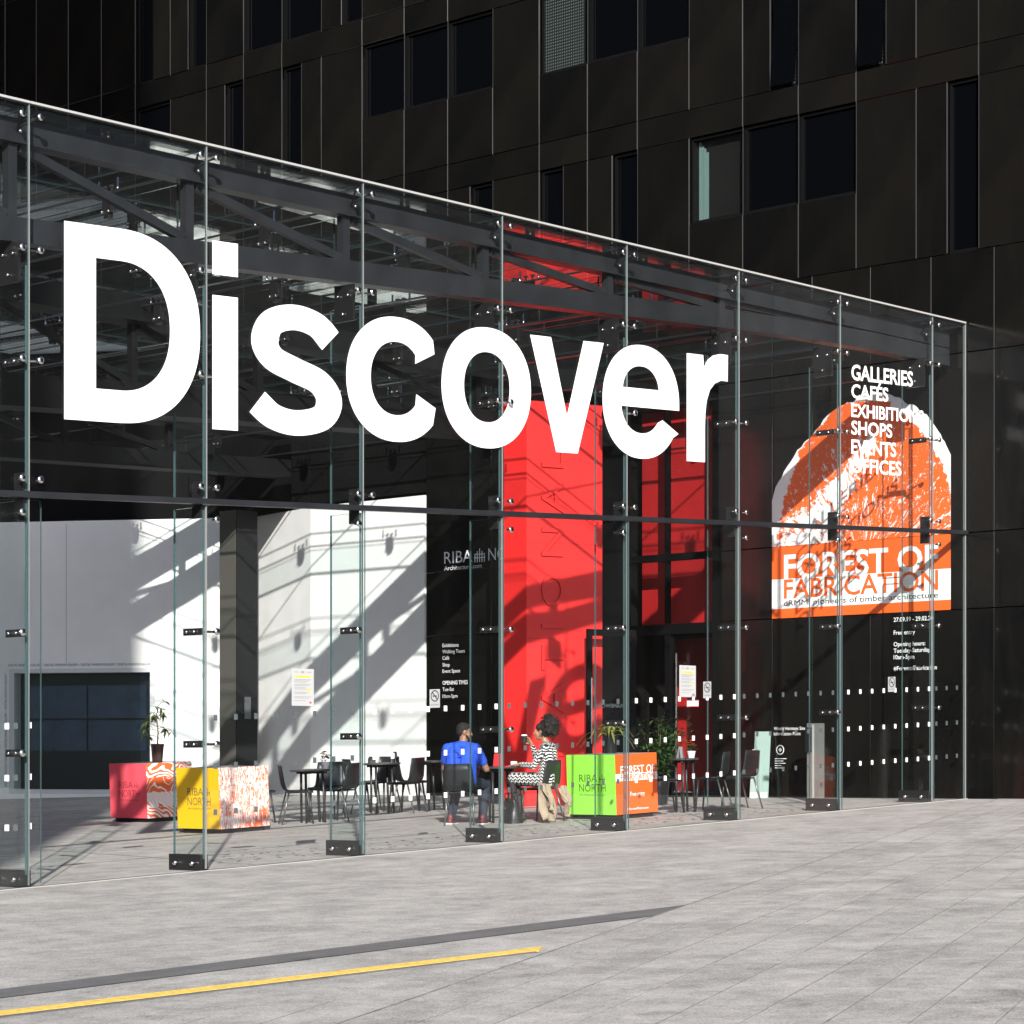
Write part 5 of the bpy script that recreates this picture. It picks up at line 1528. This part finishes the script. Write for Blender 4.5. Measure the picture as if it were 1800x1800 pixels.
for h, k, a in ((hipL, kneeL, ankL), (hipR, kneeR, ankR)):
    m.capsule(h, k, .100, .078); m.capsule(k, a + V((0, 0, .0)), .075, .060)
m.capsule((-.08, -.09, .56), (.08, -.09, .56), .118, .118)
skin(m, 'trousers', M_JEAN, man, .010, 3)
for a in (ankL, ankR):
    m = MB(); m.capsule(a + V((0, -.045, -.045)), a + V((0, .15, -.05)), .043, .038); m.blob(a + V((0, .05, -.075)), (.045, .135, .016), 14, 6); m.capsule(a + V((0, -.02, .01)), a + V((0, -.02, -.03)), .046, .046)
    sh_ = skin(m, 'shoe', M_SHOE, man, .007, 2)
    m = MB(); m.box(a.x - .044, a.x + .044, a.y - .088, a.y + .188, .004, .020); m.build('sole', M_POTW, sh_)
m = MB(); m.blob(P(0, -.020, .040), (.079, .094, .088), 20, 14, rot=rot); m.blob(P(0, -.055, .0), (.070, .052, .065), 16, 10, rot=rot); m.capsule(P(-.04, .045, .085), P(.04, .045, .085), .032, .032)
skin(m, 'hair', M_HAIR, man, .006, 2)
m = MB()
for s in (-1, 1): m.capsule(P(s * .066, .02, -.05), P(s * .040, .062, -.092), .014, .016)
m.capsule(P(-.04, .066, -.095), P(.04, .066, -.095), .017, .017)
skin(m, 'beard', M_HAIR, man, .006, 2)

# ---- woman in the patterned dress, profile, cup raised
wu, wv = 10.25, 2.66
wom = thing('person', 'person in a black and white patterned dress holding up a dark cup', 'person', (wu, wv, gz(wu, wv)), ang(160))
hipL, hipR = V((-.09, -.05, .55)), V((.09, -.05, .55)); kneeL, kneeR = V((-.075, .40, .58)), V((.06, .38, .545)); ankL, ankR = V((-.03, .33, .13)), V((.06, .30, .09))
shL, shR = V((-.165, -.10, .985)), V((.165, -.10, .985)); elL, elR = V((-.235, .03, .735)), V((.20, .13, .82)); wrL, wrR = V((-.13, .27, .765)), V((.075, .165, 1.03))
hc = V((0, .0, 1.195))
m = MB()
P, rot = head(m, hc, R(4), R(2), .95, True)
m.capsule((0, -.075, 1.02), hc + V((0, -.022, -.05)), .046, .044)
def torsoW(m, g=0.0):
    for s in (-1, 1):
        m.capsule((s * .075, -.09, .56), (s * .062, -.10, .76), .112 + g, .092 + g)
        m.capsule((s * .062, -.10, .76), (s * .075, -.095, .94), .092 + g, .085 + g)
        m.blob((s * .065, .0 - .01, .89), .062 + g, 14, 10)
        m.capsule((s * .03, -.09, 1.02), (s * .15, -.10, .98), .046 + g, .054 + g)
torsoW(m)
for sh, el, wr in ((shL, elL, wrL), (shR, elR, wrR)):
    m.capsule(sh, el, .044, .035); m.capsule(el, wr, .035, .022)
hand(m, wrL, V((.25, .95, -.12)), V((.1, .0, -1)), .165, .30)
hand(m, wrR, V((-.25, .35, .62)), V((-.75, .35, -.3)), .165, .75)
for h, k, a in ((hipL, kneeL, ankL), (hipR, kneeR, ankR)):
    m.capsule(h, k, .078, .052); m.capsule(k, a, .052, .032); m.capsule(a + V((0, -.02, -.045)), a + V((0, .12, -.055)), .028, .024)
body = skin(m, 'body', M_SKIN2, wom, .007, 3)
eyes(P, rot, body, .95)
m = MB(); torsoW(m, .012)
for sh, el, wr in ((shL, elL, wrL), (shR, elR, wrR)):
    m.capsule(sh, el, .058, .048); m.capsule(el, el.lerp(wr, .82), .048, .036)
for h, k in ((hipL, kneeL), (hipR, kneeR)): m.capsule(h, h.lerp(k, .93), .098, .080)
m.capsule((0, -.06, .56), (0, .30, .575), .11, .085); m.capsule((-.06, -.08, .55), (.06, -.08, .55), .12, .12)
skin(m, 'dress', M_DRESS, wom, .009, 4)
m = MB()
for k_, a in ((kneeL, ankL), (kneeR, ankR)): m.capsule(k_, a, .057, .037)
skin(m, 'tights', M_TIGHT, wom, .008, 2)
for a in (ankL, ankR):
    m = MB(); m.capsule(a + V((0, -.035, -.045)), a + V((0, .13, -.052)), .036, .030); m.capsule(a + V((0, -.03, .0)), a + V((0, -.02, -.03)), .042, .040)
    skin(m, 'shoe', M_TIGHT, wom, .007, 2)
m = MB(); m.blob(P(0, -.018, .045), (.080, .094, .088), 18, 12, rot=rot); m.capsule(P(-.05, .02, .07), P(.05, .02, .07), .045, .045)
for k in range(60):
    d = rdir(-70, 90); c = P(0, -.110, .075) + V((d.x * .105, d.y * .110, d.z * .115)); m.blob(c, random.uniform(.024, .040), 8, 6, jit=.5)
m.blob(P(0, -.110, .075), (.115, .118, .125), 16, 12)
hr = skin(m, 'hair', M_HAIR, wom, .007, 1)
m = MB(); rr = random.Random(3)
for k in range(420):      # loose curls around the puff
    a = rr.uniform(0, 2 * math.pi); e = rr.uniform(-1.2, 1.55); d = V((math.cos(a) * math.cos(e), math.sin(a) * math.cos(e), math.sin(e)))
    c = P(0, -.110, .075) + V((d.x * .135, d.y * .140, d.z * .148)); t_ = V((rr.uniform(-1, 1), rr.uniform(-1, 1), rr.uniform(-1, 1)))
    m.tube([c, c + d * .016 + t_ * .006, c + d * .022 + t_ * .016], [.0035, .003, .0015], 4, cap=False)
m.build('curls', M_HAIR, hr)
m = MB(); q = P(-.080, -.004, -.048); m.lathe([(.011, -.002), (.014, 0), (.011, .002)], 10, tuple(q), axis='x'); m.build('earring', M_CHROME, wom)
# the cup in her raised hand
wm = Matrix.Translation((wu, wv, gz(wu, wv))) @ Quaternion((0, 0, 1), ang(160)).to_matrix().to_4x4()
hp = wm @ (wrR + V((-.085, .075, .015)))
cp = cup(tuple(hp), 'dark paper cup with a white lid held by the woman', M_PLAS, True); cp['label'] = 'dark paper cup with white lid in the raised hand of the person in patterned dress'

# ---- coat over the chair and bag on the floor
M_COAT = simple('beige_coat_cloth', (.30, .235, .165), .9, var=.12, vscale=12, bump=.15, bscale=40)
cw = thing('draped_coat', 'beige coat hanging from the chair of the person in patterned dress', 'coat', (wu, wv, gz(wu, wv)), ang(146))
def cloth(name, x0, x1, ytop, ybot, ztop, zbot, ph, fan=.05):
    m = MB(); nx, nz = 22, 18
    for j in range(nz + 1):
        t = j / nz
        for i in range(nx + 1):
            s = i / nx; w = (x0 + (x1 - x0) * s) + fan * (s - .5) * t * 2
            amp = .010 + .026 * t
            y = ytop + (ybot - ytop) * t + amp * math.sin(s * 9 + ph + t * 3.4) + .016 * t * math.sin(s * 15 - t * 6 + ph) + .03 * math.sin(t * 4 + s * 3 + ph) * t
            z = ztop + (zbot - ztop) * t + .035 * math.sin(s * 5 + ph) * t
            m.v.append((w, y, max(z, .006)))
    for j in range(nz):
        for i in range(nx):
            a = j * (nx + 1) + i; m.f.append((a, a + 1, a + nx + 2, a + nx + 1)); m.m.append(0)
    o = m.build(name, M_COAT, cw, True)
    md = o.modifiers.new('thick', 'SOLIDIFY'); md.thickness = .008
    return o
cloth('coat_body', -.30, -.06, -.16, -.235, .53, .015, .3, .07)
cloth('coat_flap', -.285, -.13, -.185, -.30, .50, .19, 1.7, .04)
cloth('coat_body', .05, .17, -.235, -.36, .45, .10, 2.1, -.03)
cloth('sleeve', .10, .22, -.245, -.30, .48, .23, .5, .04)
bu, bv = 9.92, 2.90
bag = thing('handbag', 'large slouching black leather handbag on the floor beside the seated woman', 'bag', (bu, bv, gz(bu, bv)), ang(20), tilt=True)
bag['label'] = 'large slouching black leather handbag on the floor between the two people'
m = MB(); nx, nz = 28, 12
for j in range(nz + 1):
    t = j / nz; z = .33 * t; wx = .235 * (1 - .32 * t ** 1.6); wy = .12 * (1 - .78 * t ** 1.3)
    for i in range(nx):
        a = 2 * math.pi * i / nx; c, s = math.cos(a), math.sin(a)
        x = wx * math.copysign(abs(c) ** .55, c); y = wy * math.copysign(abs(s) ** .6, s)
        y += .018 * math.sin(7 * t + 3 * c) * t; x += .02 * math.sin(5 * t + a) * t
        m.v.append((x, y, z - .035 * t * (1 - abs(c)) * 1.2))
for j in range(nz):
    for i in range(nx):
        k = (i + 1) % nx; m.f.append((j * nx + i, j * nx + k, (j + 1) * nx + k, (j + 1) * nx + i)); m.m.append(0)
m.f.append(tuple(nz * nx + i for i in range(nx))); m.m.append(0)
M_LEATH = simple('black_leather', (.014, .014, .015), .38, bump=.2, bscale=50)
m.build('bag_body', M_LEATH, bag, True)
for s in (-1, 1):
    m = MB(); m.tube([(-.10, s * .03, .26), (-.085, s * .05, .37), (0, s * .065, .40), (.085, s * .05, .37), (.10, s * .03, .26)], .008, 6); m.build('strap', M_LEATH, bag, True)
m = MB(); m.lathe([(.012, 0), (.016, .006), (.012, .010)], 10, (.03, -.095, .20), axis='y'); m.build('clasp', M_CHROME, bag)
